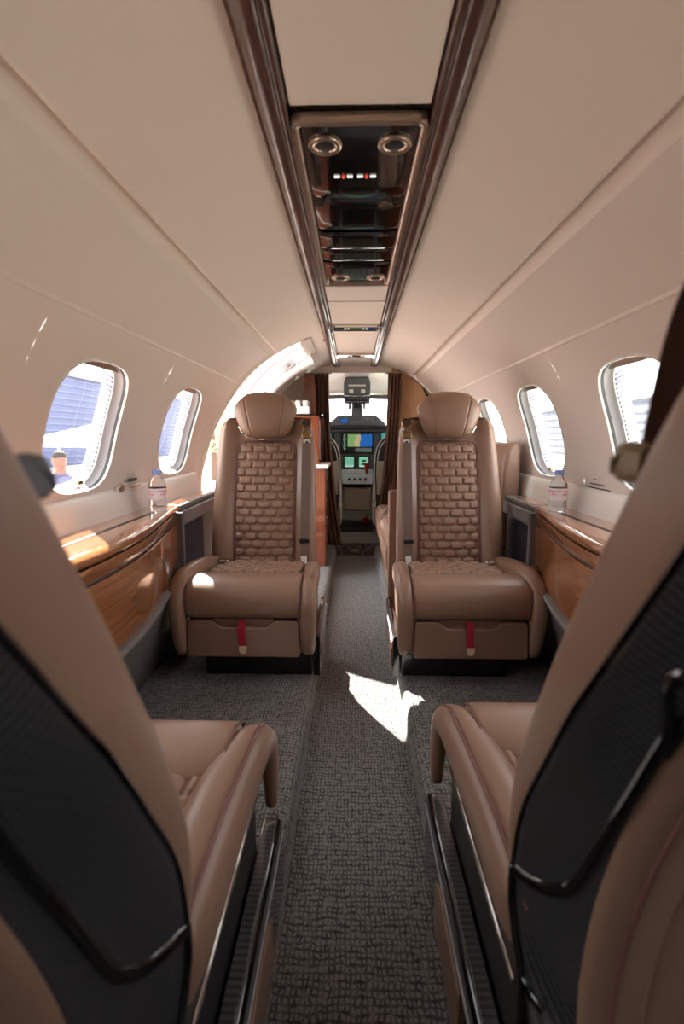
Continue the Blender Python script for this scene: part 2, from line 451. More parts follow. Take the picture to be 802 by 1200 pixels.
# windows
def window(n, side, c):
    w = thing('window_%d' % n, 'oval cabin window', 'window', (0, 0, 0), kind='structure')
    del w['label']; del w['category']
    def ring(sc, r, tt=0, dy=0, sv_=None):
        o = []
        for k in range(NW):
            su, sv = sup(2*PI*k/NW)
            th = WIN_T+tt+WIN_B*sv*(sv_ or sc); y = c+dy+WIN_A*su*sc
            o.append((side*r*math.sin(th), y, ZC+r*math.cos(th)))
        return o
    mb = MB()
    mb.loft([ring(1.022, .7765), ring(1.016, .7715), ring(1.002, .7700), ring(.992, .7725), ring(.988, .778)], caps=False)
    mb.build('window_frame', M['white'], w, ang=60)
    mb = MB(); mb.loft([ring(.989, .777), ring(.980, .7775), ring(.977, .785)], caps=False)
    mb.build('gasket', M['dashdk'], w, ang=60)
    mb = MB(); mb.loft([ring(.978, .784), ring(.968, .806), ring(.955, .808), ring(.952, .812)], caps=False)
    mb.build('reveal', M['greylt'], w, ang=50)
    mb = MB(); mb.loft([ring(.953, .811), ring(.948, .813), ring(.946, .828), ring(.944, .838), ring(.930, .840), ring(.929, .846)], caps=False)
    mb.build('outer_frame', M['white'], w, ang=50)
    # fine grey ribs along both upright sides of the reveal
    mb = MB()
    for q in (-1, 1):
        for k in range(22):
            sv = lerp(-.80, .80, k/21); th = WIN_T+WIN_B*.93*sv
            y = c+q*WIN_A*(.938*(1-abs(sv)**3.1)**(1/3.1)+.004)
            mb.tube([(side*r_*math.sin(th), y, ZC+r_*math.cos(th)) for r_ in (.815, .836)], .0045, 6)
    mb.build('reveal_ribs', M['band'], w); w.children[-1]['kind'] = 'structure'
    mb = MB(); mb.grid(lambda u, v: (side*(.800)*math.sin(WIN_T+WIN_B*lerp(-.97, -.87, v)), c+WIN_A*lerp(-.78, .78, u)*(1 if v > .4 else .95), ZC+.800*math.cos(WIN_T+WIN_B*lerp(-.97, -.87, v))), 6, 4)
    sh = mb.build('window_shade', M['bronze'], w); sd = sh.modifiers.new('s', 'SOLIDIFY'); sd.thickness = .006
    # pull latch at the bottom
    tb = WIN_T+WIN_B*.90
    mb = MB(); mb.box(side*(.803*math.sin(tb))-.008, side*(.803*math.sin(tb))+.008, c+WIN_A*.28-.012, c+WIN_A*.28+.012, ZC+.803*math.cos(tb)-.004, ZC+.803*math.cos(tb)+.008)
    mb.build('shade_latch', M['brass'], w, bevel=.003)
    mb = MB(); v = ring(.932, .843); mb.add(v+[tuple(sum(p[i] for p in v)/NW for i in range(3))], [(k, (k+1) % NW, NW) for k in range(NW)])
    mb.build('pane', M['glass'], w)
    # outboard collar closes the gap between lining and skin
    return w
k = 1
for c in L_WIN[:2]: window(k, -1, c); k += 1
for c in R_WIN[:3]: window(k, 1, c); k += 1
for c in L_WIN[2:]: window(k, -1, c); k += 1
for c in R_WIN[3:]: window(k, 1, c); k += 1

# sill band between wall and ledge (white moulding), left and right
for s_, nm, y1 in ((-1, 'trim_1', 2.44), (1, 'trim_2', 2.95)):
    mb = MB(); pf = [(.774, .785), (.768, .782), (.762, .772), (.757, .745), (.752, .715), (.750, .69)]
    shell_strip(mb, s_, pf, YA, y1); struct(mb.build(nm, M['white'], ang=60))
# ceiling rails of dark gloss wood
for s_, nm in ((-1, 'trim_3'), (1, 'trim_4')):
    mb = MB(); pf = [(.117, 1.492), (.118, 1.482), (.121, 1.478), (.126, 1.4765), (.129, 1.480), (.132, 1.480), (.135, 1.476), (.145, 1.4735), (.156, 1.4755), (.165, 1.482), (.171, 1.494), (.172, 1.507)]
    shell_strip(mb, s_, pf, YA, YF-.02, 1); struct(mb.build(nm, M['rail'], ang=50))
# floor: aisle trough with rounded carpeted lips
def floor_prof():
    h = [(.78, .09), (.20, .09), (.178, .089), (.166, .084), (.158, .073), (.152, .05), (.150, .02), (.146, .004), (.135, 0)]
    return [(-x, z) for x, z in h]+[(x+.014, z) for x, z in h[::-1]]
fp = floor_prof()
mb = MB(); mb.loft([[(x, y, z) for x, z in fp] for y in (YA, 0, 1, 2, 3, YF)], closed=False, caps=False)
mb.box(-.78, .78, YF, 5.3, .02, .10)
mb.box(-.78, .78, YF-.003, YF+.02, -.02, .10)
struct(mb.build('floor', M['carpet'], ang=50))
mb = MB(); mb.box(-.025, .035, YF-.012, YF-.002, .035, .05); pl = mb.build('trim_5', M['bronze'], bevel=.002); struct(pl)
# aft wall of the cabin behind the camera
mb = MB(); mb.prism([(-.8, -.05), (.8, -.05), (.8, .8), (.7, 1.1), (.45, 1.4), (.17, 1.53), (-.17, 1.53), (-.45, 1.4), (-.7, 1.1), (-.8, .8)], 'y', YA-.03, YA)
struct(mb.build('wall_back', M['cream'], smooth=False))

# ------------------------------------------------------------------ overhead service panel
psu = thing('overhead_service_panel', 'long glossy black overhead panel with round air outlets between the ceiling rails', 'overhead panel', (0, 1.37, 1.483))
def P0(mb, name, m, root, off, **kw):
    mb.v = [(x-off[0], y-off[1], z-off[2]) for x, y, z in mb.v]; return mb.build(name, m, root, **kw)
OFF = (0, 1.37, 1.483)
A, B = .935, 1.875
mb = MB()
ol = rrect(.118, (B-A)/2, .022, 6, 0, (A+B)/2); il = rrect(.104, (B-A)/2-.014, .012, 6, 0, (A+B)/2)
mb.loft([[(x, y, 1.484) for x, y in ol], [(x, y, 1.472) for x, y in ol], [(x*.985, lerp((A+B)/2, y, .997), 1.467) for x, y in ol],
         [(x*1.03, lerp((A+B)/2, y, 1.004), 1.467) for x, y in il], [(x, y, 1.472) for x, y in il], [(x, y, 1.49) for x, y in il]], caps=False)
P0(mb, 'panel_bezel', M['bronze'], psu, OFF, ang=60)
segs = [(A+.012, 1.232, 1.474), (1.236, 1.42, 1.476), (1.424, 1.545, 1.473), (1.549, 1.655, 1.476), (1.659, B-.012, 1.474)]
for a, b, z in segs:
    mb = MB(); mb.grid(lambda u, v: (lerp(-.104, .104, u), lerp(a, b, v), z+.004*(2*abs(v-.5))**6+.004*(2*abs(u-.5))**8), 20, 20)
    mb.box(-.104, .104, a, b, z+.006, z+.02)
    P0(mb, 'black_cover', M['black'], psu, OFF, ang=60)
for x, y in ((-.062, 1.015), (.064, 1.015), (-.055, 1.80), (.062, 1.80)):
    mb = MB(); mb.lathe([(.030, .001), (.031, -.002), (.029, -.0045), (.026, -.003), (.0225, -.0028), (.0205, -.0045), (.0180, -.003), (.0172, .0005), (.012, -.002), (.0001, -.003)], (x, y, 1.474), 32)
    r = P0(mb, 'air_outlet', M['bronze'], psu, OFF, ang=60)
    mb = MB(); mb.lathe([(.0170, .0), (.0165, -.0030), (.012, -.0042), (.0001, -.0042)], (x, y, 1.474), 24)
    P0(mb, 'nozzle', M['blackmat'], r, (0, 0, 0)); 
    r.children[0].data.transform(Matrix.Translation((-OFF[0], -OFF[1], -OFF[2])))
for x0, dots in ((-.035, 0), (.012, 0)):
    mb = MB()
    for q in (-.012, .014): mb.box(x0+.003+q-.006, x0+.003+q+.006, 1.125, 1.129, 1.4705, 1.475)
    wd = P0(mb, 'lit_sign', M['sg_wht'], psu, OFF, bevel=.001)
    mb = MB(); mb.lathe([(.0001, -.004), (.0034, -.004), (.0034, 0)], (x0+.004, 1.127, 1.474), 14)
    P0(mb, 'red_mark', M['sg_red'], psu, OFF)
# two black cross bars further forward
for y, dy, lab, mm in ((2.61, .045, 'black glossy cross bar of the overhead channel, nearer and wider one', 'black'), (3.46, .035, 'narrow black cross bar at the forward end of the overhead channel', 'black')):
    t = thing('overhead_light_bar', lab, 'light bar', (0, y, 1.483), group='cross bars of the overhead channel')
    mb = MB(); mb.prism(rrect(.108, dy, .008), 'z', -.010, .008); mb.build('cover', M['black'], t, bevel=.002)
    mb = MB(); o_ = rrect(.110, dy+.004, .010); i_ = rrect(.104, dy-.003, .006)
    mb.loft([[(x, q, .006) for x, q in o_], [(x, q, -.012) for x, q in o_], [(x, q, -.012) for x, q in i_], [(x, q, -.006) for x, q in i_]], caps=False); mb.build('chrome_surround', M['chrome'], t, ang=50)
    for q in (-.045, .045):
        mb = MB(); mb.lathe([(.013, -.010), (.012, -.014), (.008, -.015), (.0001, -.012)], (q, 0, 0), 18); mb.build('spot_lamp', M['chrome'], t)
    for q in (-1, 1):
        mb = MB(); mb.box(q*.118-.008, q*.118+.008, -.06, .06, -.018, .01); mb.build('end_bracket', M['chrome'], t, bevel=.003)

# ------------------------------------------------------------------ side ledges
def ledge(side, far, label):
    t = thing('side_ledge', label, 'side cabinet', (side*.68, far-.6, .09))
    O = (side*.68, far-.6, .09)
    def xf(y):                        # bowed front edge
        d = far-y
        return .657-.088*math.sin(PI*max(0, min(1, d/1.36)))**1.3
    y_n = far-1.36; ys = [y_n+(far-y_n)*k/60 for k in range(61)]
    def zb(y):                        # lower edge of wood front, rounded at the far end
        d = far-y
        return .435+(.05*(1-math.sqrt(max(0, 1-(1-d/.05)**2))) if d < .05 else 0)
    # top
    mb = MB(); rings = []
    for y in ys:
        x = xf(y)
        rings.append([(side*q, y, z) for q, z in ((.752, .672), (.752, .700), (x+.03, .700), (x+.012, .6985), (x+.003, .693), (x, .686), (x+.002, .678), (x+.008, .672))])
    mb.loft(rings); P0(mb, 'ledge_top', M['wood'], t, O, ang=50)
    mb = MB(); mb.box(*sorted((side*.672, side*.684)), y_n+.1, far-.10, .6995, .7012); P0(mb, 'table_slot', M['blackmat'], t, O)
    mb = MB(); mb.prism([(side*(.71+u), far-.06+w) for u, w in rrect(.02, .035, .012)], 'z', .6995, .7018); P0(mb, 'flush_latch', M['blackmat'], t, O)
    # wood drawer strip and big front
    for z1, z0, nm in ((.668, .632, 'drawer_front'), (.627, None, 'cabinet_door')):
        mb = MB(); rings = []
        for y in ys:
            x = xf(y)+.006; b = zb(y) if z0 is None else z0
            pts = [(x, z1), (x-.0, lerp(z1, b, .3)), (x+.002, lerp(z1, b, .7)), (x+.008, b), (x+.03, b), (x+.03, z1)]
            rings.append([(side*q, y, z) for q, z in pts])
        mb.loft(rings); P0(mb, nm, M['wood'], t, O, ang=50, bevel=.0015)
    # grey surround and lower panel
    mb = MB(); rings = []
    for y in ys:
        x = xf(y); b = zb(y)
        rings.append([(side*q, y, z) for q, z in ((x+.02, .672), (x+.02, b+.005), (x+.004, b-.004), (x+.004, b-.022), (x+.016, b-.032), (lerp(x, .74, .55), .24), (.742, .0905), (.77, .0905), (.77, .672))])
    mb.loft(rings); mb.box(*sorted((side*.645, side*.672)), far-.001, far+.012, .40, .672)
    P0(mb, 'lower_panel', M['grey'], t, O, ang=50)
    mb = MB(); ring = lambda y: [(side*(xf(y)+q), y, zb(y)-w) for q, w in ((.004, .002), (-.001, .008), (.001, .017), (.008, .018))]
    mb.loft([ring(y) for y in ys]); P0(mb, 'edge_trim', M['greylt'], t, O, ang=60)
    # metal outlet plate low down
    yv = far-.14; xq = (xf(yv)+.016+lerp(xf(yv), .74, .55))/2-.012
    mb = MB(); mb.box(*sorted((side*xq, side*(xq+.03))), yv-.038, yv+.038, .275, .365); v = P0(mb, 'outlet_plate', M['greylt'], t, O, bevel=.004)
    mb = MB(); mb.box(*sorted((side*(xq-.003), side*(xq+.03))), yv-.028, yv+.028, .285, .355); P0(mb, 'outlet_cover', M['olive'], t, O, bevel=.003)
    return t
ledge(-1, 1.86, 'sunlit glossy wood side ledge with grey lower panel on the left wall')
ledge(1, 1.88, 'glossy wood side ledge below the printed wall notice, on the right wall')

def console(side, y0, y1, label, sunk):
    t = thing('side_console', label, 'console', (side*.70, y0, .09)); O = (side*.70, y0, .09)
    mb = MB(); mb.box(*sorted((side*.675, side*.77)), y0, y1, .10, .672); P0(mb, 'body', M['grey'], t, O, bevel=.006)
    mb = MB(); mb.box(*sorted((side*.662, side*.752)), y0+.005, y1, .672, .694); P0(mb, 'top_rim', M['grey'], t, O, bevel=.007)
    mb = MB(); mb.prism([(side*(.707+u), (y0+y1)/2-.02+w) for u, w in rrect(.032, (y1-y0)/2-.05, .02)], 'z', .692, .6965); P0(mb, 'wood_inlay', M['wood'], t, O, bevel=.001)
    mb = MB(); mb.box(*sorted((side*.654, side*.680)), y0+.004, y0+.03, .10, .672); mb.box(*sorted((side*.654, side*.680)), y0+.004, y1, .62, .672)
    P0(mb, 'face_frame', M['greylt'], t, O, bevel=.006)
    mb = MB(); mb.prism([(y0+.175+u, .40+w) for u, w in rrect(.14, .205, .02)], 'x', side*.668, side*.676); P0(mb, 'dark_recess', M['navy'], t, O, bevel=.002)
    return t
console(-1, 1.885, 2.62, 'grey side console with dark recess beyond the sunlit wood ledge, left wall', 0)
console(1, 1.905, 2.27, 'grey side console with wood inlay and dark recess beyond the wood ledge, right wall', 0)

# ------------------------------------------------------------------ seats
F_REC = [(.18, -.13), (.25, -.075), (.29, -.042), (.34, -.008), (.41, .008), (.49, -.002), (.58, -.045), (.66, -.088), (.72, -.123), (.78, -.158), (.865, -.208), (.95, -.262), (1.03, -.315)]
B_REC = [(.18, -.125), (.25, -.095), (.28, -.065), (.34, -.033), (.40, -.036), (.475, -.058), (.56, -.108), (.64, -.158), (.69, -.195), (.743, -.232), (.778, -.256), (.865, -.313), (.95, -.37), (1.03, -.42)]
C_REC = [(.18, -.135), (.227, -.118), (.28, -.115), (.33, -.120), (.423, -.136), (.50, -.158), (.567, -.183), (.65, -.220), (.75, -.282), (.865, -.358), (.95, -.415), (1.03, -.465)]
def F_UP(z): return -.03-(z-.34)*.225 + .012*math.sin((z-.34)*9) + (-.0 if z > .34 else 0)

def seat(name, label, loc, rz, s, kind):
    """kind 'fg' = reclined with carbon shell seen from behind, 'front' = upright, facing the camera. s = local side of the aisle."""
    t = thing(name, label, 'seat', loc, rz, 'four club seats')
    fg = kind == 'fg'
    X = lambda x: x*s
    F = (lambda z: smooth_tab(F_REC, z)) if fg else F_UP
    Bk = (lambda z: smooth_tab(B_REC, z)) if fg else (lambda z: F_UP(z)-.055)
    Ck = (lambda z: smooth_tab(C_REC, z)-(.034 if s > 0 else 0)) if fg else (lambda z: F_UP(z)-.125)
    # ---- backrest body
    if fg: wid = lambda z: interp([(.18, .218), (.25, .226), (.34, .231), (.45, .232), (.70, .232), (.92, .222), (1.0, .19), (1.03, .15)], z)
    else: wid = lambda z: interp([(.20, .21), (.30, .222), (.55, .221), (.80, .212), (.88, .203), (.915, .194), (.935, .178), (.945, .150)], z)
    ztop = 1.03 if fg else .945
    zs = [.20, .24, .28, .32, .36, .42, .48, .54, .60, .66, .72, .78, .84, .88, .905, .92, .932, .94, .945] if not fg else \
         [.18, .22, .26, .30, .34, .38, .42, .46, .52, .58, .64, .70, .76, .82, .88, .94, .98, 1.01, 1.03]
    rings = []
    for z in zs:
        w = wid(z); f, b, c = F(z), Bk(z), Ck(z)
        e = sstep(ztop-.03, ztop, z)*.02
        half = [(0, f-.030-e), (.10, f-.030-e), (.128, f-.026-e), (.150, f-.004-e), (.175, f+.006-e), (w-.020, f+.002-e), (w-.004, f-.012-e), (w, f-.024-e),
                (w-.002, lerp(f, b, .8)), (w-.010, b), (w-.022, lerp(b, c, .35)), (w-.038, lerp(b, c, .75)), (w-.050, c+.006), (w-.062, c-.006), (w-.085, c-.014), (.07, c-.022), (0, c-.024)]
        ring = [(X(x), y, z) for x, y in half] + [(X(-x), y, z) for x, y in half[-2:0:-1]]
        rings.append(ring)
    mb = MB(); mb.loft(rings); bk = mb.build('backrest', M['leather'], t, ang=180, sub=1)
    # ---- quilted insert on the backrest
    hx, z0, z1 = .128, .31, .842
    def quilt(px, pz, vfrac, sx=.056, sz=.033):
        r = math.floor(pz/sz); fx = (px/sx+(.5 if r % 2 else 0)); u = (fx-math.floor(fx)-.5)*sx; v = (pz/sz-r-.5)*sz
        hexa = lerp(.12, .55, vfrac)
        hw = sx*.5 - .0020 - abs(v)/(sz*.5)*sx*.22*hexa*1.0
        du = abs(u)-hw; dv = abs(v)-(sz*.5-.0016)
        d = max(du, dv)
        m_ = 1-sstep(-.0062, .0008, d)
        pil = 1-.25*(u/(sx*.5))**2-.25*(v/(sz*.5))**2
        return .0095*m_*pil
    def qp(u, v):
        x = lerp(-hx, hx, u); z = lerp(z0, z1, v)
        r_ = .035; qx = max(0, abs(x)-(hx-r_)); qz = max(0, z-(z1-r_)); dd = math.hypot(qx, qz)-r_ if (qx > 0 and qz > 0) else max(qx, qz)-r_
        base = F(z)-.0235 + .010*(1-(x/hx)**2)
        h = quilt(x, z, 1-v)
        edge = sstep(-.010, 0, dd)
        return (X(x), base+h*(1-edge)-.022*edge, z)
    if not fg:
        mb = MB(); mb.grid(qp, 150, 280); mb.build('quilted_panel', M['quilt'], bk, ang=180)
        pts = [(X(x), F(z)-.018, z) for x, z in [(-hx, z0), (-hx, .4), (-hx, .5), (-hx, .6), (-hx, .7), (-hx, z1-.04)]+[(-hx+.04-.04*math.cos(a), z1-.04+.04*math.sin(a)) for a in [PI/2*k/6 for k in range(1, 7)]]
               + [(hx-.04+.04*math.sin(a), z1-.04+.04*math.cos(a)) for a in [PI/2*k/6 for k in range(0, 7)]]+[(hx, .7), (hx, .6), (hx, .5), (hx, .4), (hx, z0)]]
        mb = MB(); mb.tube(pts, .0022, 6); mb.build('panel_seam', M['stitch'], bk)
    # ---- headrest
    zc, yc = (.955, F(.92)) if not fg else (1.06, F(1.0)+.0)
    hwt = [(0, .084), (.08, .096), (.3, .117), (.55, .132), (.66, .134), (.80, .120), (.92, .098), (1.0, .078)]
    def hp(front):
        def fn(u, v):
            hw = smooth_tab(hwt, v); a = (u*2-1); x = a*hw
            z = zc-.092+.175*v - .006*(1-a*a)*(1-v) + .010*(1-a*a)*v
            dome = (1-abs(a)**3.2)**.6*(1-abs(2*v-1)**4)**.5 if abs(a) < 1 and 0 < v < 1 else 0
            sm = lerp(.055, .088, v)
            gr = math.exp(-((abs(x)-sm)/.0022)**2)*.0035
            y = yc+.016+(.045*dome - gr*(1 if dome > .2 else 0)) if front else yc+.016-.045*dome
            return (X(x), y+ .01*(1-v)*0, z)
        return fn
    mb = MB(); mb.grid(hp(True), 110, 40); mb.grid(hp(False), 30, 16)
    hd = mb.build('headrest', M['leather'], t, ang=180)
    mb = MB(); pts = [(X(a*smooth_tab(hwt, v)*1.0), yc+.020, zc-.096+.175*v-.006*(1-a*a)) for a, v in [(-1, .26), (-1, .16), (-1, .07), (-.9, 0), (-.6, -.012), (0, -.015), (.6, -.012), (.9, 0), (1, .07), (1, .16), (1, .26)]]
    mb.tube(smooth_path(pts, 4), .0035, 8); mb.build('chrome_trim', M['chrome'], hd)
    # ---- shoulder harness
    gx, gz = (.176, .885) if not fg else (.214 if s < 0 else .203, .842 if s < 0 else .836)
    gy = F(gz)
    gd = thing_part('belt_guide', t)
    def at(mb, nm, m, **kw): return mb.build(nm, M[m], t if nm in ('belt_guide', 'shoulder_belt', 'belt_keeper', 'belt_tag') else gd, **kw)
    if not fg:
        mb = MB(); mb.prism(rrect(.017, .011, .004, 3, X(gx), gz-.025), 'y', gy+.002, gy+.022)
        mb.box(X(gx)-.021, X(gx)+.021, gy+.004, gy+.026, gz-.030, gz-.010)
        g1 = mb.build('belt_guide', M['brass'], t, bevel=.003)
        mb = MB(); mb.tube(smooth_path([(X(gx)-.017, gy+.012, gz-.008), (X(gx)-.012, gy+.018, gz+.008), (X(gx), gy+.02, gz+.002), (X(gx)+.012, gy+.018, gz+.008), (X(gx)+.017, gy+.012, gz-.008)], 4), .0035, 8)
        mb.tube(smooth_path([(X(gx)-.018, gy+.0, gz+.035), (X(gx)-.016, gy+.014, gz+.018), (X(gx), gy+.018, gz+.004), (X(gx)+.016, gy+.014, gz+.018), (X(gx)+.018, gy, gz+.035)], 4), .004, 8)
        mb.build('wire_loop', M['brass'], g1)
        mb = MB(); mb.ribbon([(X(gx), gy-.04, gz+.052), (X(gx), gy-.008, gz+.052), (X(gx), gy+.008, gz+.038), (X(gx), gy+.012, gz+.018)], .034, .003, (1, 0, 0)); mb.build('belt_loop', M['webbing_dark'], g1)
        mb = MB(); mb.prism(rrect(.012, .014, .003, 3, X(gx), gz-.046), 'y', gy+.004, gy+.014); bu = mb.build('buckle_tongue', M['white'], g1, bevel=.002, label='white plastic buckle tongue')
        mb = MB(); mb.prism(rrect(.0055, .0055, .0015, 2, X(gx), gz-.048), 'y', gy+.0135, gy+.0155); mb.build('slot', M['blackmat'], g1)
        lx = X(gx-.003)
        pts = [(lerp(X(gx), lx, k/12), F(lerp(gz-.05, .335, k/12))+.010+.002*math.sin(k), lerp(gz-.05, .335, k/12)) for k in range(13)]
        mb = MB(); mb.ribbon(pts, .036, .003, (1, 0, 0)); sb = mb.build('shoulder_belt', M['webbing'], t)
        mb = MB(); mb.box(lx-.021, lx+.021, F(.43)+.006, F(.43)+.017, .425, .440); mb.build('belt_keeper', M['blackmat'], sb, bevel=.002)
        mb = MB(); mb.prism([(lx-.013, .325), (lx+.010, .322), (lx+.014, .372), (lx-.010, .374)], 'y', F(.35)+.016, F(.35)+.020); mb.build('belt_tag', M['white'], sb, label='white fabric tag')
    else:
        # chunky fitting standing off the bolster edge
        m_ = M['olive'] if s < 0 else M['dash']
        mb = MB(); mb.loft([[(X(gx+u*sc), gy+yy, gz+w*sc) for u, w in rrect(.009, .015, .008, 5)] for yy, sc in ((-.01, .8), (.0, .95), (.012, 1.0), (.022, .92), (.028, .6))])
        mb.tube([(X(gx+.006), gy+.006, gz+.010), (X(gx+.009), gy+.020, gz+.002), (X(gx+.005), gy+.028, gz-.008)], .003, 8)
        g1 = mb.build('belt_guide', m_, t, bevel=.002, ang=50)
        pts = smooth_path(([] if s > 0 else [(X(gx-.045), gy-.01, gz+.16), (X(gx-.034), gy+.010, gz+.10), (X(gx-.026), gy+.016, gz+.03)])+[(X(gx-.022), gy+.014, gz-.01), (X(gx-.026), gy+.02, gz-.06), (X(gx-.03), F(gz-.16)+.014, gz-.16), (X(gx-.04), F(.55)+.012, .55), (X(gx-.05), F(.42)+.02, .42)], 5)
        mb = MB(); mb.ribbon(pts, .030, .003, (1, .3*s, 0)); mb.build('shoulder_belt', M['webbing_dark'], t)
    bpy.data.objects.remove(gd)
    # ---- seat cushion
    d = .40
    mb = MB(); rings = []
    xs = [-.197, -.194, -.185, -.15, -.05, .05, .15, .185, .194, .197]
    for i, x in enumerate(xs):
        k_ = (0, .6, 1, 1, 1, 1, 1, 1, .6, 0)[i]; k2 = lerp(.93, 1, k_)
        pts = [(.20, .27), (.205, .345), (.225, .366), (.26, .376), (.31, .378), (.355, .370), (.385, .350), (.400, .318), (.398, .275), (.388, .247), (.36, .243), (.30, .243)]
        cy_, cz_ = .30, .31
        rings.append([(X(x), lerp(cy_, y, k2), lerp(cz_, z, k2)) for y, z in pts])
    mb.loft(rings); cu = mb.build('seat_cushion', M['leather'], t, ang=180, sub=1)
    def cq(u, v):
        x = lerp(-.185, .185, u); y = lerp(-.01, .235, v)
        dd = max(abs(x)-.180, y-.228)
        h = quilt(x, y+.5, .1, .060, .040)*1.3
        base = lerp(.338, .352, v)+.010*(1-(x/.185)**2)
        e = sstep(-.014, 0, dd)
        return (X(x), y, base+h*(1-e)-.012*e)
    mb = MB(); mb.grid(cq, 110, 76); mb.build('quilted_seat_insert', M['quilt'], cu, ang=180)
    mb = MB()
    for q in (-1, 1):
        mb = MB(); mb.tube([(X(q*.196), .20, .362), (X(q*.196), .26, .374), (X(q*.196), .33, .374), (X(q*.196), .378, .352), (X(q*.196), .395, .318), (X(q*.196), .388, .25)], .0022, 6)
        mb.build('cushion_piping', M['stitch'], cu)
    # ---- bolsters that wrap over the front corners
    def sweep(path, secs, nm, hide=0):
        rings = []
        P_ = [Vector((0, a, b)) for a, b in path]
        for i, p in enumerate(P_):
            tg = (P_[min(i+1, len(P_)-1)]-P_[max(i-1, 0)]).normalized(); nn = Vector((0, -tg.z, tg.y))
            x0, x1, th = secs[i]
            cx_, hw_ = (x0+x1)/2, (x1-x0)/2
            rr = min(hw_, th/2)*.85
            rings.append([(X(cx_+a), p.y+nn.y*b, p.z+nn.z*b) for a, b in rrect(hw_, th/2, rr, 4)])
        mb = MB(); mb.loft(rings); return mb.build(nm, M['leather'], t, ang=180, sub=1)
    if fg:
        path = [(-.06, .305), (.05, .318), (.15, .327), (.24, .335), (.32, .338), (.365, .328), (.388, .305), (.394, .27), (.394, .21), (.393, .17)]
        secs = [(.165, .238, .10), (.155, .240, .10), (.150, .245, .095), (.165, .250, .085), (.185, .254, .075), (.198, .256, .062), (.212, .257, .05), (.224, .257, .040), (.230, .256, .034), (.231, .255, .030)]
    else:
        path = [(-.06, .305), (.05, .318), (.15, .330), (.24, .340), (.31, .345), (.355, .335), (.380, .308), (.385, .26), (.375, .19), (.365, .108)]
        secs = [(.175, .240, .09), (.18, .242, .09), (.187, .246, .085), (.193, .250, .08), (.195, .252, .075), (.196, .252, .07), (.197, .252, .064), (.198, .25, .06), (.198, .249, .06), (.198, .247, .06)]
    sweep(path, secs, 'side_bolster')
    path2 = [(-.06, .315), (.05, .330), (.15, .345), (.24, .353), (.31, .350), (.355, .330), (.380, .295), (.382, .24), (.370, .17), (.36, .108)]
    secs2 = [(-.240, -.165, .11), (-.246, -.170, .11), (-.250, -.176, .11), (-.254, -.182, .105), (-.257, -.190, .10), (-.257, -.195, .09), (-.254, -.197, .08), (-.248, -.197, .075), (-.240, -.197, .07), (-.232, -.197, .07)]
    sweep(path2, [(a, b, c_) for a, b, c_ in secs2], 'side_bolster')
    # piping lines on the aisle bolster
    mb = MB()
    for off in (.0, .006):
        pts = []
        for i, (a, b) in enumerate(path[:8]):
            x0, x1, th = secs[i]
            pts.append((X(x1-.014-off-(.002 if fg else 0)), a+(.0 if i < 5 else th*.42*(i-4)/3.0), b+th/2*(1 if i < 5 else max(0, 1-(i-4)/3.0))-.002))
        mb.tube(smooth_path(pts, 3), .0014, 5)
    mb.build('piping', M['stitch'], t)
    # ---- under-seat
    if fg:
        mb = MB(); mb.box(*sorted((X(-.19), X(.20))), -.10, .20, .10, .28); mb.build('seat_pan', M['blackmat'], t, bevel=.01)
        mb = MB(); mb.box(*sorted((X(-.19), X(.18))), .30, .33, .10, .26); mb.build('front_panel', M['leather'], t, bevel=.008)
    else:
        mb = MB(); mb.box(*sorted((X(-.20), X(.215))), -.10, .33, .10, .30); mb.build('seat_pan', M['leather'], t, bevel=.01)
        ol = [(-.190, .108), (.186, .108), (.194, .116), (.192, .228), (.186, .238), (.112, .238), (.100, .234), (.085, .218), (.075, .214), (-.075, .214), (-.085, .218), (-.100, .234), (-.112, .238), (-.186, .238), (-.192, .228), (-.196, .116)]
        mb = MB(); mb.prism([(X(a), b) for a, b in ol], 'y', .33, .384); mb.build('drawer_panel', M['leather'], t, bevel=.006, ang=30)
        mb = MB(); mb.box(*sorted((X(-.105), X(.105))), .33, .366, .20, .243); mb.build('handle_recess', M['leather'], t, bevel=.004)
        px = X(.03) if s < 0 else X(-.005)
        px = .005
        mb = MB(); mb.ribbon(smooth_path([(px, .372, .236), (px, .388, .222), (px+.001, .391, .19), (px-.004, .390, .150)], 4), .024, .0025, (1, 0, 0)); pt = mb.build('pull_tab', M['red'], t, label='dark red fabric pull tab')
        mb = MB(); mb.prism([(px-.004-.013, .152), (px-.004-.013, .136)]+[(px-.004-.013*math.cos(a), .136-.012*math.sin(a)) for a in [PI*k/6 for k in range(1, 6)]]+[(px-.004+.013, .136), (px-.004+.013, .152)], 'y', .388, .392); mb.build('tab_end', M['beige'], pt, label='cream end of the pull tab')
    y1 = .29
    if fg: mb = MB(); mb.box(*sorted((X(-.16), X(.19))), -.12, .26, .0, .10)
    else: mb = MB(); mb.box(*sorted((X(-.16), X(.228))), -.12, y1, .0, .098)
    mb.build('seat_base', M['baseblk'], t, bevel=.004)
    if not fg:
        mb = MB(); mb.box(*sorted((X(-.05), X(-.02))), y1-.002, y1+.0015, .089, .096); mb.build('base_label', M['white'], t)
    # side recess with control panel
    mb = MB(); mb.box(*sorted((X(.214), X(.226))), -.06, .33, .12, .29); sp = mb.build('side_panel', M['leather'] if not fg else M['blackmat'], t, bevel=.004)
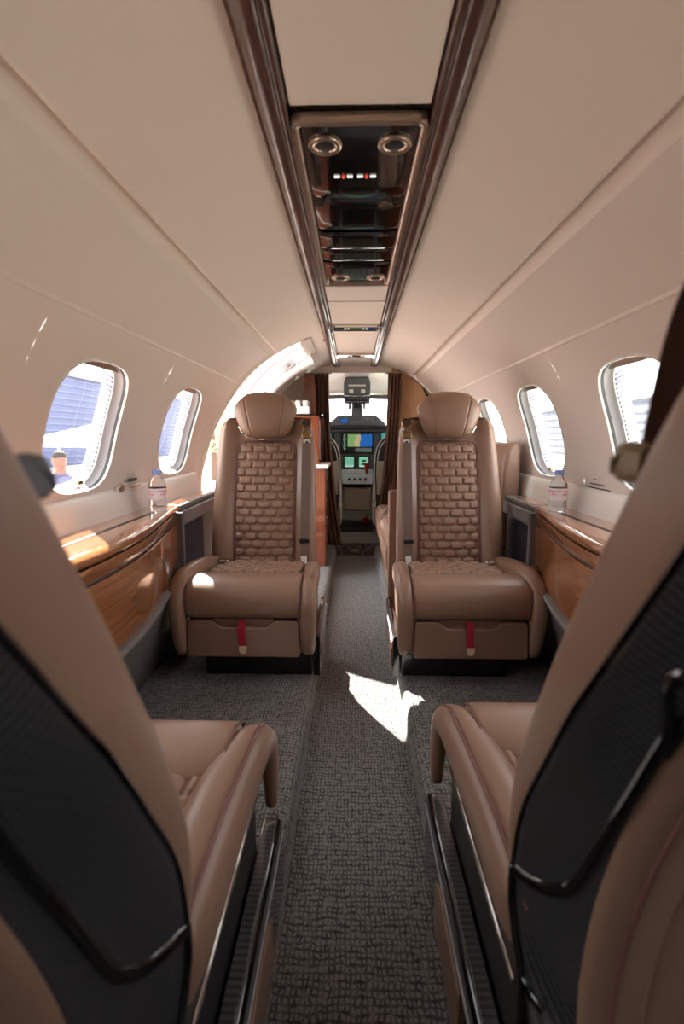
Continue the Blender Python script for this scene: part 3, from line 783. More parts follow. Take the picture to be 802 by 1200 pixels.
    if not fg:
        mb = MB(); ol = rrect(.045, .050, .014, 5, .255, .235); il = rrect(.038, .043, .010, 5, .255, .235)
        mb.loft([[(X(.226), a, b) for a, b in ol], [(X(.231), a, b) for a, b in ol], [(X(.231), a, b) for a, b in il], [(X(.227), a, b) for a, b in il]], caps=False)
        cf = mb.build('control_bezel', M['chrome'], sp, ang=40)
        mb = MB(); mb.box(*sorted((X(.226), X(.2285))), .218, .292, .193, .277); mb.build('control_face', M['blackmat'], sp)
        mb = MB()
        for zz in (.215, .235, .255): mb.box(*sorted((X(.228), X(.232))), .235, .275, zz-.006, zz+.006)
        mb.build('control_keys', M['silver'], sp, bevel=.001)
    else:
        mb = MB(); mb.box(*sorted((X(.226), X(.231))), -.05, .33, .245, .256); mb.build('chrome_strip', M['chrome'], sp, bevel=.002)
    # carbon track fairing on the aisle side
    ya, yb = (-.30, .395) if fg else (-.12, .292)
    mb = MB(); rings = []
    n_ = 10
    for k in range(n_+1):
        y = lerp(ya, yb, k/n_); hgt = .150 if fg else lerp(.165, .150, k/n_)
        x0, x1 = (.228, .262) if fg else (.232, .257)
        rings.append([(X(a), y, b) for a, b in ((x0, 0), (x0, hgt-.004), (x0+.004, hgt), (x1-.008, hgt), (x1-.002, hgt-.006), (x1, hgt-.018), (x1+.001, .0))])
    mb.loft(rings); fr = mb.build('track_fairing', M['black'], t, ang=40, bevel=.002)
    x0, x1 = (.231, .252) if fg else (.234, .250)
    mb = MB(); mb.box(*sorted((X(x0), X(x1))), ya+.004, yb-.006, .149 if fg else .150, .1525 if fg else .153)
    if fg: mb.build('carbon_top', M['carbon'], fr, bevel=.001)
    mb = MB(); mb.box(*sorted((X(.2625 if fg else .258), X(.2655 if fg else .261))), ya, yb-.005, .126, .131); mb.build('chrome_line', M['silver'], fr, bevel=.001)
    mb = MB(); mb.prism([(.05 if fg else .10, .01), (.25, .01), (.25, .085), (.22, .105), (.05 if fg else .10, .105)], 'x', X(.261 if fg else .256), X(.266 if fg else .260)); mb.build('lower_insert', M['leather'] if fg else M['woodv'], fr, bevel=.002)
    # lap belt buckle halves
    for q, y_ in ((-1, .03), (1, .03)):
        mb = MB(); bx = X(q*.150)
        mb.loft([[(bx+a*sc+.0, y_+yy, .362+b*sc) for a, b in rrect(.024, .008, .006, 4)] for yy, sc in ((-.018, .7), (-.010, 1), (.012, 1), (.02, .7))])
        if not (q == 1 and not fg): 
            lb = mb.build('lap_buckle', M['chrome'] if q == -1 else M['blackmat'], t, ang=50)
            mb = MB(); mb.ribbon(smooth_path([(bx, y_-.01, .362), (bx-X(.0), y_-.04, .357), (bx+X(q*.02), -.07, .33)], 4), .04, .003, (1, 0, 0)); mb.build('lap_belt', M['webbing_dark'], lb)
    # ---- carbon side shell with armrest groove, and rear leather bands
    if fg:
        for sd in (1, -1):
            def sp_(u, z, o=0.0):
                w = wid(z); b, c = Bk(z), Ck(z)
                pts = [(w-.006, b+.004), (w-.014, lerp(b, c, .2)), (w-.024, lerp(b, c, .42)), (w-.034, lerp(b, c, .65)), (w-.044, lerp(b, c, .88)), (w-.048, c+.004)]
                k = u*(len(pts)-1); i = min(int(k), len(pts)-2); f_ = k-i
                x, y = lerp(pts[i][0], pts[i+1][0], f_), lerp(pts[i][1], pts[i+1][1], f_)
                return Vector((X(sd*(x+.004+o)), y-o*.4, z))
            zl, zh = .24, 1.0
            mb = MB(); mb.grid(lambda u, v: sp_(u, lerp(zl, zh, v)), 10, 60)
            sh = mb.build('carbon_shell', M['carbon'], t, ang=180); so = sh.modifiers.new('s', 'SOLIDIFY'); so.thickness = .004; so.offset = 0
            gp = [(-.255, .64), (-.247, .69), (-.234, .712), (-.218, .714), (-.203, .703), (-.185, .651), (-.141, .541), (-.106, .446), (-.09, .419), (-.067, .397), (-.020, .377), (.000, .366), (.004, .340), (-.01, .311), (-.040, .283), (-.075, .267)]
            pts = []
            for y, z in smooth_path([(0, a, b) for a, b in gp], 5) and [(p.y, p.z) for p in smooth_path([(0, a, b) for a, b in gp], 5)]:
                y -= .012*sstep(.42, .30, z) + .024*sstep(.40, .72, z) + (.014 if s > 0 else 0)
                b, c = Bk(z)+.004, Ck(z)+.004
                u = max(.03, min(.97, (y-b)/(c-b) if abs(c-b) > 1e-4 else .5)); pts.append(sp_(u, z, .0025))
            mb = MB(); mb.tube(pts, .0065, 10, flat=.6, up=(s*sd, 0, 0)); mb.build('armrest_groove', M['black'], sh)
            mb = MB(); mb.tube([sp_(.02, lerp(.26, .98, k/30), .001) for k in range(31)], .003, 6); mb.build('shell_edge', M['black'], sh)
            # rear leather band with piping
            rings = []
            for k in range(31):
                z = lerp(.20, 1.0, k/30); w = wid(z); c = Ck(z)
                rings.append([(X(sd*x), y, z) for x, y in ((w-.043, c+.012), (w-.041, c+.002), (w-.048, c-.008), (w-.062, c-.018), (w-.085, c-.022), (w-.10, c-.012), (w-.08, c+.01))])
            mb = MB(); mb.loft(rings); rb = mb.build('rear_bolster', M['leather'], t, ang=180)
            mb = MB(); mb.tube([(X(sd*(wid(z)-.062)), Ck(z)-.0185, z) for z in [lerp(.20, 1.0, k/30) for k in range(31)]], .0022, 6); mb.build('piping', M['stitch'], rb)
    return t
def thing_part(n, p):
    o = bpy.data.objects.new(n, None); COL.objects.link(o); o.parent = p; return o

seat('cabin_seat', 'upright quilted leather seat facing the camera beside the sunlit wood ledge, left front', (-.385, 2.05, .09), PI, -1, 'front')
seat('cabin_seat', 'upright quilted leather seat facing the camera, right front, behind the shaded bottle', (.392, 2.05, .09), PI, 1, 'front')
seat('cabin_seat', 'reclined leather seat seen from behind with dark grey belt fitting at left', (-.403, .475, .09), 0, 1, 'fg')
seat('cabin_seat', 'reclined leather seat seen from behind with bronze belt fitting at right', (.403, .55, .09), 0, -1, 'fg')

# ------------------------------------------------------------------ bottles
def bottle(loc, label, rz):
    t = thing('water_bottle', label, 'bottle', loc, rz, 'water bottles on the side ledges')
    pf = [(.0001, .0), (.024, .0), (.029, .004), (.030, .012), (.0285, .03), (.0295, .05), (.0295, .075), (.028, .088), (.026, .096), (.019, .108), (.0125, .118), (.012, .128), (.0001, .128)]
    mb = MB(); mb.lathe(pf, (0, 0, 0), 32); mb.build('bottle_body', M['bottle'], t, ang=60)
    mb = MB(); mb.loft([[(r*math.cos(2*PI*k/32), r*math.sin(2*PI*k/32), z) for k in range(32)] for r, z in ((.0302, .038), (.0302, .078), (.0296, .078), (.0296, .038))], caps=False, loop=True)
    lb = mb.build('bottle_label', M['label'], t, ang=40)
    mb = MB(); mb.loft([[(.0306*math.cos(2*PI*k/32), .0306*math.sin(2*PI*k/32), z) for k in range(32)] for z in (.066, .070)], caps=False)
    for q in range(5):
        a = q*2*PI/5
        for j in range(4):
            aa = a+j*.13; mb.box(.0303*math.cos(aa)-.001, .0303*math.cos(aa)+.001, .0303*math.sin(aa)-.001, .0303*math.sin(aa)+.001, .055, .061)
    mb.build('label_print', M['pink'], lb)
    mb = MB(); pts = []
    rings = [[((r+(.0006 if k % 2 else 0))*math.cos(2*PI*k/48), (r+(.0006 if k % 2 else 0))*math.sin(2*PI*k/48), z) for k in range(48)] for r, z in ((.0146, .122), (.0146, .136), (.0138, .139), (.011, .1395))]
    mb.loft(rings); mb.build('bottle_cap', M['cap'], t, ang=30)
bottle((-.676, 1.72, .7008), 'clear water bottle with pale blue cap standing on the wood ledge, left wall', .4)
bottle((.688, 1.75, .7008), 'clear water bottle with blue cap standing on the shaded wood ledge, right wall', 2.4)

# wall control and printed notice
t = thing('wall_control', 'small chrome and white control fitting on the wall below the windows', 'wall fitting', (-.768, 1.69, .785))
mb = MB(); mb.prism(rrect(.085, .012, .011, 5), 'x', -.004, .006); mb.build('backing_plate', M['white'], t, bevel=.002)
mb = MB(); mb.lathe([(.0001, .014), (.012, .014), (.014, .010), (.014, .004)], (0, -.06, .002), 20, 'x'); mb.build('round_button', M['bronze'], t, ang=50)
mb = MB(); mb.box(.004, .018, .0, .075, -.004, .006); mb.build('lever', M['chrome'], t, bevel=.003)
mb = MB(); mb.box(.002, .012, .01, .06, .016, .026); mb.build('label_plate', M['dash'], t, bevel=.002)
t = thing('printed_notice', 'small printed safety notice in dark lettering on the right wall above the ledge', 'notice', (.7735, 1.655, .785))
for z, y0, y1, m_ in ((.030, -.02, .03, 'ink'), (.014, -.05, .05, 'ink')):
    mb = MB(); y = y0
    while y < y1:
        w = random.uniform(.006, .016); mb.box(-.0015, .0, y, min(y+w, y1), z-.0018, z+.0018); y += w+.003
    mb.build('text_line', M[m_], t)
for k in range(5):
    mb = MB(); y = -.085
    while y < .085:
        w = random.uniform(.005, .018); mb.box(-.0015, .0, y, min(y+w, .085), .002-k*.007-.0015, .002-k*.007+.0015); y += w+.003
    mb.build('text_line', M['ink'], t)
t = thing('ceiling_placard', 'tiny reddish printed placard on the ceiling near the entry doorway', 'placard', (-.175, 3.0, 1.494))
mb = MB()
for k in range(3):
    x = -.03
    while x < .03:
        w = random.uniform(.004, .010); mb.box(x, min(x+w, .03), k*.02, k*.02+.008, -.001, .001); x += w+.003
mb.build('text_line', M['inkred'], t)

# ------------------------------------------------------------------ galley, left forward
t = thing('galley_cabinet', 'tall glossy wood galley cabinet with white counter behind the left front seat', 'cabinet', (-.4, 3.6, .09)); O = (-.4, 3.6, .09)
mb = MB(); mb.box(-.62, -.195, 3.34, 3.84, .0905, .745); P0(mb, 'carcass', M['woodv'], t, O, bevel=.004)
mb = MB(); mb.box(-.62, -.175, 3.32, 3.70, .745, .772); P0(mb, 'counter', M['white'], t, O, bevel=.006)
zz = [.12, .25, .36, .47, .58, .735]
for a, b in zip(zz, zz[1:]):
    mb = MB(); mb.box(-.196, -.188, 3.36, 3.66, a+.004, b-.004); dr = P0(mb, 'drawer', M['woodv'], t, O, bevel=.002)
    mb = MB(); mb.lathe([(.009, 0), (.009, .006), (.0001, .008)], (-.189, 3.40, (a+b)/2), 14, 'x'); kn = mb
    k_ = P0(kn, 'knob', M['brass'], dr, O)
for ya_, yb_ in ((3.34, 3.40), (3.80, 3.84)):
    mb = MB(); mb.box(-.62, -.235, ya_, yb_, .772, 1.085); P0(mb, 'upright', M['woodv'], t, O, bevel=.003)
mb = MB(); mb.box(-.60, -.26, 3.40, 3.80, .772, .90); mb.box(-.60, -.26, 3.40, 3.80, .905, 1.04); P0(mb, 'tan_lockers', M['leather_tan'], t, O, bevel=.006)
mb = MB(); mb.box(-.62, -.215, 3.32, 3.84, 1.088, 1.096); P0(mb, 'glass_shelf', M['tinted'], t, O, bevel=.002)
mb = MB(); mb.box(-.243, -.233, 3.42, 3.44, .80, 1.06); P0(mb, 'light_strip', M['white'], t, O, bevel=.002)
mb = MB(); mb.prism([(-.40, 1.09), (-.285, 1.09), (-.285, 1.25), (-.30, 1.40), (-.36, 1.40)], 'y', 3.80, 3.84); P0(mb, 'divider', M['woodv'], t, O, bevel=.003)
t = thing('cup_box', 'white open box with cups on the galley glass shelf', 'box', (-.37, 3.45, 1.097))
mb = MB(); mb.box(-.09, .07, -.05, .05, 0, .05); mb.build('box_body', M['white'], t, bevel=.005)
for q in (-.06, -.01, .04):
    mb = MB(); mb.lathe([(.016, .05), (.019, .09), (.017, .09), (.014, .052), (.0001, .052)], (q, 0, 0), 18); c_ = mb.build('cup', M['white'], t, ang=50)
    mb = MB(); mb.tube([(q+.017, -.0, .083), (q+.028, 0, .078), (q+.027, 0, .064), (q+.016, 0, .06)], .002, 6); mb.build('cup_handle', M['silver'], c_)
# left bulkhead/header at the cockpit entry
def half_disc(side, x0, r, z0, y0, y1):
    out = [(side*x0, z0)]
    xs = [lerp(x0, r, k/20) for k in range(21)]
    top = [(side*x, ZC+math.sqrt(max(0, r*r-x*x))) for x in xs]
    return [(side*x0, z0)]+top+[(side*r, z0)]
mb = MB(); mb.prism(half_disc(-1, .37, .773, .09, 0, 0), 'y', 3.98, 4.02); struct(mb.build('wall_front_left', M['cream'], smooth=False))
t = thing('forward_bulkhead', 'tan leather and wood bulkhead with curved top edge behind the right front seat', 'bulkhead', (.5, 3.95, .09)); O = (.5, 3.95, .09)
pts = [(.275, 1.02)]+[(x, ZC+math.sqrt(max(0, .770**2-x*x))) for x in [lerp(.275, .769, k/24) for k in range(25)]]+[(.769, .60), (.275, .60)]
mb = MB(); mb.prism(pts[:-2]+[(.769, 1.0)], 'y', 3.96, 3.99); P0(mb, 'leather_panel', M['leather_tan'], t, O, bevel=.004)
mb = MB(); mb.box(.245, .768, 3.95, 3.99, .0905, 1.0); P0(mb, 'wood_panel', M['woodv'], t, O, bevel=.003)
mb = MB(); mb.tube([(x, 3.958, z) for x, z in pts[1:-2]], .004, 6); P0(mb, 'edge_trim', M['seam'], t, O)
mb = MB(); mb.box(.285, .345, 3.942, 3.951, .965, 1.0); mb.box(.285, .345, 3.942, 3.951, .905, .958); P0(mb, 'switch_plate', M['white'], t, O, bevel=.002, label='small white plates')

# curtains
def curtain(label, top, bot, z0, z1, nf):
    t = thing('curtain', label, 'curtain', ((top[0]+top[1])/2, 4.0, z1), group='cockpit entry curtains')
    O = t.location.copy()
    mb = MB()
    def fn(u, v):
        w = v**2.0
        x = lerp(lerp(top[0], bot[0], w), lerp(top[1], bot[1], w), u)
        a = .022*lerp(.7, 1, v); y = 3.885+a*math.sin(u*nf*2*PI+1.2*math.sin(v*3))+.008*math.sin(u*nf*4*PI+v*5)
        return (x-O.x, y-O.y, lerp(z1, z0, v)-O.z)
    mb.grid(fn, nf*16, 40); o = mb.build('cloth', M['curtain'], t, ang=180); s_ = o.modifiers.new('s', 'SOLIDIFY'); s_.thickness = .003
    mb = MB(); mb.tube([(top[0]-.02-O.x, -.085, .008), (top[1]+.02-O.x, -.085, .008)], .005, 8); mb.build('curtain_rail', M['chrome'], t)
curtain('dark brown pleated curtain gathered beside the galley cabinet, left of the cockpit entry', (-.37, -.195), (-.26, -.095), .12, 1.41, 5)
curtain('dark brown pleated curtain gathered against the tan bulkhead, right of the cockpit entry', (.245, .345), (.17, .245), .30, 1.41, 4)

# side-facing seat on the right ahead of the club seats
t = thing('side_facing_seat', 'tan side-facing belted seat behind the right front seat, cushion reaching the aisle', 'seat', (.45, 3.1, .09)); O = (.45, 3.1, .09)
mb = MB()
for a, b in ((2.45, 3.08), (3.10, 3.72)):
    mb = MB(); mb.loft([[(x, y, z) for x, z in ((.152, .30), (.146, .40), (.156, .445), (.19, .462), (.45, .455), (.68, .44), (.69, .30))] for y in (a, a+.01, b-.01, b)])
    P0(mb, 'seat_cushion', M['leather'], t, O, bevel=.015, ang=40)
    mb = MB(); mb.tube([(.150, a+.01, .42), (.150, b-.01, .42)], .003, 6); mb.tube([(.19, a, .463), (.19, b, .463)], .002, 6); P0(mb, 'piping', M['stitch'], t, O)
    mb = MB(); mb.loft([[(x, y, z) for x, z in ((.668, .44), (.655, .60), (.655, .78), (.672, .90), (.70, .93), (.735, .92), (.74, .44))] for y in (a-.15 if a < 3 else a, b)]); P0(mb, 'seat_back', M['leather'], t, O, bevel=.02, ang=40)
mb = MB(); mb.box(.19, .70, 2.47, 3.70, .09, .31); P0(mb, 'seat_base', M['leather'], t, O, bevel=.01)
mb = MB(); mb.box(.157, .70, 2.40, 2.436, .09, .70); P0(mb, 'end_panel', M['leather'], t, O, bevel=.010)
mb = MB(); mb.prism([(.162, .695), (.70, .695), (.70, .702), (.162, .702)], 'y', 2.405, 2.431); P0(mb, 'end_panel_cap', M['stitch'], t, O)
mb = MB(); mb.ribbon(smooth_path([(.26, 3.55, .466), (.22, 3.40, .468), (.18, 3.22, .470), (.150, 3.12, .46)], 5), .045, .003, (0, 1, 0)); P0(mb, 'lap_belt', M['webbing'], t, O)

# ------------------------------------------------------------------ cockpit
mb = MB()
def ck_ceil(u, v):
    y = lerp(YF-.02, 5.35, v); x = lerp(-.78, .78, u)
    return (x, y, lerp(1.525, 1.345, sstep(.55, .95, v))-.42*abs(x)**2.4)
mb.grid(ck_ceil, 24, 24)
struct(mb.build('ceiling_cockpit', M['white'], ang=180))
mb = MB(); pts = [(-.50, 1.60), (-.50, 1.40), (-.37, 1.425), (-.2, 1.432), (.2, 1.432), (.37, 1.425), (.5, 1.40), (.5, 1.60)]
mb.prism(pts, 'y', YF-.05, YF); struct(mb.build('trim_6', M['cream'], smooth=False, bevel=.01))
mb = MB()
for s_ in (-1, 1):
    mb.grid(lambda u, v: (s_*lerp(.78, .62, u), lerp(YF, 5.35, u), lerp(.0, 1.02, v)), 6, 3)
mb.box(-.8, .8, 5.30, 5.33, -.1, 1.06)
for s_ in (-1, 1):
    mb.grid(lambda u, v: (s_*lerp(.78, .70, u), lerp(YF, 4.70, u), lerp(1.0, 1.55, v)), 4, 3)
struct(mb.build('wall_cockpit', M['ckbeige'], ang=60))
for s_, n_ in ((-1, 12), (1, 13)):
    w = thing('window_%d' % n_, 'cockpit windshield', 'window', kind='structure'); del w['label']; del w['category']
    mb = MB(); mb.add([(s_*.02, 5.30, 1.06), (s_*.66, 5.22, 1.04), (s_*.56, 5.10, 1.35), (s_*.02, 5.16, 1.37)], [(0, 1, 2, 3)]); mb.build('pane', M['glass'], w)
    mb = MB(); mb.tube([(s_*.02, 5.16, 1.345), (s_*.40, 5.12, 1.335), (s_*.56, 5.10, 1.29), (s_*.70, 5.0, 1.13), (s_*.72, 4.9, 1.03)], [.020, .018, .018, .018, .018], 8); mb.build('window_frame', M['dash'], w)
# instrument panel
ip = thing('instrument_panel', 'dark cockpit instrument panel with lit map display and two green screens', 'instrument panel', (0, 5.1, .62)); O = (0, 5.1, .62)
mb = MB(); mb.prism([(-.25, 1.0), (-.25, 1.085), (-.165, 1.155), (.205, 1.155), (.295, 1.085), (.295, 1.0)], 'y', 5.05, 5.22); P0(mb, 'guidance_panel', M['dash'], ip, O, bevel=.006)
mb = MB(); mb.box(-.61, .61, 5.02, 5.24, 1.025, 1.065); P0(mb, 'glareshield', M['dashdk'], ip, O, bevel=.012)
mb = MB(); mb.box(-.61, .61, 5.10, 5.22, .60, 1.03); P0(mb, 'panel_face', M['dash'], ip, O, bevel=.006)
def quad(x0, x1, z0, z1, y, nm, m, parent=ip, pts=None):
    mb = MB(); mb.prism(pts or [(x0, z0), (x1, z0), (x1, z1), (x0, z1)], 'y', y, y+.003); return P0(mb, nm, M[m], parent, O)
quad(-.142, .186, .785, .995, 5.092, 'display_bezel', 'dashdk')
quad(-.13, .176, .80, .983, 5.089, 'map_display', 'scr_blk')
quad(0, 0, 0, 0, 5.087, 'map_land', 'scr_land', pts=[(-.07, .855), (.055, .855), (.05, .90), (.06, .93), (.055, .975), (-.07, .975)])
quad(0, 0, 0, 0, 5.086, 'map_sand', 'scr_tan', pts=[(.0, .855), (.055, .855), (.05, .90), (.062, .93), (.055, .975), (.005, .965), (.02, .93), (-.01, .90)])
quad(0, 0, 0, 0, 5.085, 'map_sea', 'scr_sea', pts=[(.05, .855), (.172, .855), (.172, .975), (.055, .975), (.062, .93), (.05, .90)])
for k in range(7):
    mb = MB(); mb.tube([(-.10+.016*math.cos(a)*(.5+.5*((k*7) % 3)/2), 5.087, .967-k*.022+.007*math.sin(a)) for a in [2*PI*j/8 for j in range(8)]], .0013, 4, loop=True); P0(mb, 'gauge_mark', M['scr_grn'] if k % 2 else M['scr_wht'], ip, O)
mb = MB()
for k in range(9): mb.box(.01+k*.018, .022+k*.018, 5.086, 5.088, .822, .826); mb.box(.01+k*.018, .015+k*.018, 5.086, 5.088, .834, .842)
P0(mb, 'display_text', M['scr_wht'], ip, O)
quad(.005, .17, .805, .808, 5.086, 'yellow_line', 'scr_land')
for x0 in (-.30, .24):
    quad(x0-.0, x0+.10, .80, .995, 5.090, 'side_display', 'scr_blk'); quad(x0+.02, x0+.07, .93, .985, 5.087, 'side_display_image', 'scr_cyan')
for x0, mm in ((-.100, 0), (.042, 1)):
    quad(x0-.012, x0+.106, .635, .765, 5.090, 'screen_bezel', 'dashdk')
    quad(x0+.002, x0+.092, .655, .752, 5.087, 'small_screen', 'scr_grn')
    mb = MB()
    if mm:
        for z in (.715, .683): mb.box(x0+.03, x0+.07, 5.084, 5.086, z-.008, z+.010)
    else:
        for z in (.735, .72, .705, .69): 
            for q in range(5): mb.box(x0+.010+q*.016, x0+.020+q*.016, 5.084, 5.086, z-.002, z+.002)
    P0(mb, 'screen_symbol', M['dashdk'], ip, O)
    quad(x0+.004, x0+.09, .656, .668, 5.085, 'screen_footer', 'scr_wht')
quad(-.135, -.075, 1.085, 1.125, 5.046, 'guidance_screen', 'scr_sea')
mb = MB()
for k in range(4): mb.tube([(.09+k*.026+.009*math.cos(a), 5.046, 1.128+.010*math.sin(a)) for a in [2*PI*j/10 for j in range(10)]], .0015, 4, loop=True)
for k in range(14): mb.box(-.03+k*.018, -.022+k*.018, 5.046, 5.05, 1.085+.008*(k % 3), 1.092+.008*(k % 3))
P0(mb, 'panel_marking', M['silver'], ip, O)
# centre post, compass and overhead panel
cp = thing('windshield_post', 'dark grey centre post with overhead switch panel between the windshields', 'switch panel', (.02, 5.05, 1.2)); O2 = (.02, 5.05, 1.2)
mb = MB(); mb.loft([[(.02+x*w, 5.12+y, z) for x, y in rrect(.055, .05, .02, 4)] for z, w in ((1.157, 1.0), (1.20, .95), (1.27, .9), (1.34, 1.45))]); P0(mb, 'post', M['dash'], cp, O2, ang=50)
mb = MB(); mb.prism([(.02+x, z) for x, z in rrect(.027, .03, .006, 3, 0, 1.255)], 'y', 5.05, 5.07); P0(mb, 'compass_card', M['dashdk'], cp, O2, bevel=.003)
for q in (-.07, .07):
    mb = MB(); mb.box(.02+q-.014, .02+q+.014, 5.05, 5.08, 1.215, 1.27); P0(mb, 'air_nozzle', M['silver'], cp, O2, bevel=.008)
mb = MB(); mb.prism([(.02+x, z) for x, z in ((-.125, 1.335), (.125, 1.335), (.125, 1.44), (.110, 1.495), (-.110, 1.495), (-.125, 1.44))], 'y', 4.86, 5.0); oh = P0(mb, 'overhead_panel', M['dash'], cp, O2, bevel=.012)
mb = MB(); mb.prism([(.02+x, z) for x, z in ((-.12, 1.262), (.12, 1.262), (.12, 1.322), (-.12, 1.322))], 'y', 4.93, 5.0); P0(mb, 'switch_strip', M['blackmat'], cp, O2, bevel=.005)
mb = MB()
for r_ in range(2):
    for k in range(10): mb.lathe([(.007, 0), (.006, -.012), (.0001, -.012)], (.02-.10+k*.022, 4.93, 1.278+r_*.028), 8, 'y')
P0(mb, 'knobs', M['silver'], cp, O2)
for q in (-.055, .055):
    mb = MB(); mb.box(.02+q-.02, .02+q+.02, 4.84, 4.87, 1.350, 1.385); P0(mb, 'map_lamp', M['white'], oh, (0, 0, 0), bevel=.006); oh.children[-1].data.transform(Matrix.Translation((-O2[0], -O2[1], -O2[2])))
mb = MB(); mb.box(-.06, .10, 4.853, 4.862, 1.415, 1.428); P0(mb, 'placard_strip', M['white'], cp, O2)
# pedestal
pd = thing('control_pedestal', 'silver and beige cockpit centre pedestal with red handle', 'pedestal', (.02, 4.7, .10)); O3 = (.02, 4.7, .10)
mb = MB(); mb.box(-.095, .145, 4.62, 5.09, .28, .50); P0(mb, 'pedestal_body', M['ckbeige'], pd, O3, bevel=.02)
mb = MB(); mb.box(-.11, .16, 4.60, 4.90, .50, .535); mb.prism([(4.9, .50), (4.60, .50), (4.60, .535), (4.90, .60)], 'x', -.11, .16); P0(mb, 'throttle_plate', M['silver'], pd, O3, bevel=.005)
mb = MB(); mb.prism([(4.88, .53), (5.08, .53), (5.08, .632), (5.05, .632)], 'x', -.13, .18); P0(mb, 'upper_slope', M['silver'], pd, O3, bevel=.005)
mb = MB()
for x in (-.05, .0, .05, .10): mb.box(x-.010, x+.010, 4.66, 4.80, .56, .575)
P0(mb, 'lever_slots', M['dashdk'], pd, O3, bevel=.002)
for x in (-.045, .03):
    mb = MB(); mb.box(x-.012, x+.045, 4.93, 4.96, .60, .635); P0(mb, 'white_button', M['white'], pd, O3, bevel=.003)
mb = MB(); mb.lathe([(.0001, .74), (.018, .735), (.022, .71), (.012, .66), (.009, .60), (.0001, .60)], (.115, 4.93, -.035), 14); P0(mb, 'red_handle', M['redk'], pd, O3, ang=60)
mb = MB(); mb.lathe([(.0001, .03), (.03, .03), (.035, 0), (.02, -.02), (.0001, -.02)], (.10, 4.75, .17), 14, 'y'); mb.tube([(.10, 4.75, .17), (.12, 4.9, .20)], .01, 6); P0(mb, 'red_pedal', M['redk'], pd, O3, ang=60)
mb = MB(); mb.box(-.12, .17, 4.55, 5.05, .10, .12); P0(mb, 'foot_well', M['dashdk'], pd, O3)
# pilot seats
def pilot(x, label, s):
    t = thing('pilot_seat', label, 'seat', (x, 4.45, .10), 0, 'cockpit pilot seats')
    ol = [(-.22, .20), (-.235, .55), (-.225, .72), (-.18, .82), (-.10, .87), (.0, .885), (.10, .87), (.18, .82), (.225, .72), (.235, .55), (.22, .20)]
    ol = [(p.x, p.z) for p in smooth_path([(a, 0, b) for a, b in ol], 4)]
    mb = MB(); mb.prism(ol, 'y', -.04, .06); sb = mb.build('back_shell', M['dashdk'], t, bevel=.015, ang=40)
    mb = MB(); mb.tube([(a*.98, -.045, b-.004) for a, b in ol], .0035, 8); mb.tube([(a*.89, -.045, b-.022) for a, b in ol[3:-3]], .004, 8); mb.build('white_edging', M['white'], sb)
    mb = MB(); mb.prism([(s*.20+a, b) for a, b in rrect(.04, .145, .008, 3, -s*.03, .50)], 'y', -.055, -.03); mb.build('beige_pad', M['ckbeige'], t, bevel=.006)
    mb = MB(); mb.box(-.23, .23, .0, .5, .22, .34); mb.box(-.1, .1, .05, .4, 0, .22); mb.build('seat_cushion', M['ckbeige'], t, bevel=.03)
    mb = MB(); mb.loft([[(u, v, z) for u, v in rrect(.13, .05, .045, 4)] for z in (.90, .93, 1.02, 1.05)]); mb.build('headrest', M['ckbeige'], t, ang=60)
    mb = MB(); mb.ribbon(smooth_path([(s*.228, -.02, .50), (s*.238, -.05, .38), (s*.236, -.06, .28), (s*.240, -.07, .16), (s*.232, -.07, .10)], 4), .012, .004, (1, .4, 0)); hb = mb.build('harness_strap', M['white'], t)
    mb = MB(); mb.box(s*.235-.014, s*.235+.014, -.085, -.06, .25, .29); mb.build('strap_buckle', M['white'], hb, bevel=.006)
pilot(-.355, 'left pilot seat back with white edging, seen past the curtain', 1)
pilot(.40, 'right pilot seat back with white edging, seen past the curtain', -1)

# ------------------------------------------------------------------ outside
E_ = lambda c, **k: mat('ext_%d' % random.randrange(10**6), c, .8, **k)
apron = MB(); apron.box(0, 60, -40, 80, -1.10, -1.05); o = apron.build('ground', E_(srgb(202, 202, 192), var=.06, vscale=.3)); struct(o)
apron = MB(); apron.box(-60, 0, -40, 80, -1.10, -1.05); o = apron.build('ground_left', E_(srgb(196, 176, 170), var=.06, vscale=.3)); struct(o)  # pink tint added to this half for the light it bounces indoors
def building(name, label, x0, x1, y0, y1, h, c, bands, cb, cat='building'):
    t = thing(name, label, cat, ((x0+x1)/2, (y0+y1)/2, -1.05))
    hx, hy = (x1-x0)/2, (y1-y0)/2
    mb = MB(); mb.box(-hx, hx, -hy, hy, 0, h); mb.build('wall', E_(c), t, smooth=False)
    mb = MB()
    for k in range(bands):
        z = h*(k+.5)/bands; mb.box(-hx-.05, hx+.05, -hy-.05, hy+.05, z-.12*h/bands, z+.12*h/bands)
    mb.build('cladding_bands', E_(cb), t, smooth=False)
    mb = MB(); mb.box(-hx-.2, hx+.2, -hy-.2, hy+.2, h, h+.2); mb.build('roof', E_(srgb(120, 120, 128)), t, smooth=False)
building('hangar', 'blue-grey ribbed hangar seen through the left windows', -30, -20, 16, 60, 6.2, srgb(78, 90, 120), 14, srgb(92, 104, 132))
building('terminal_building', 'pale grey building seen through the right windows', 22, 30, 14, 70, 4.9, srgb(84, 88, 100), 7, srgb(52, 56, 74))
building('red_roofed_building', 'building with a dusky red wall beyond the open doorway', -13, -7.5, 40, 46, 7.5, srgb(190, 150, 148), 3, srgb(170, 134, 132))
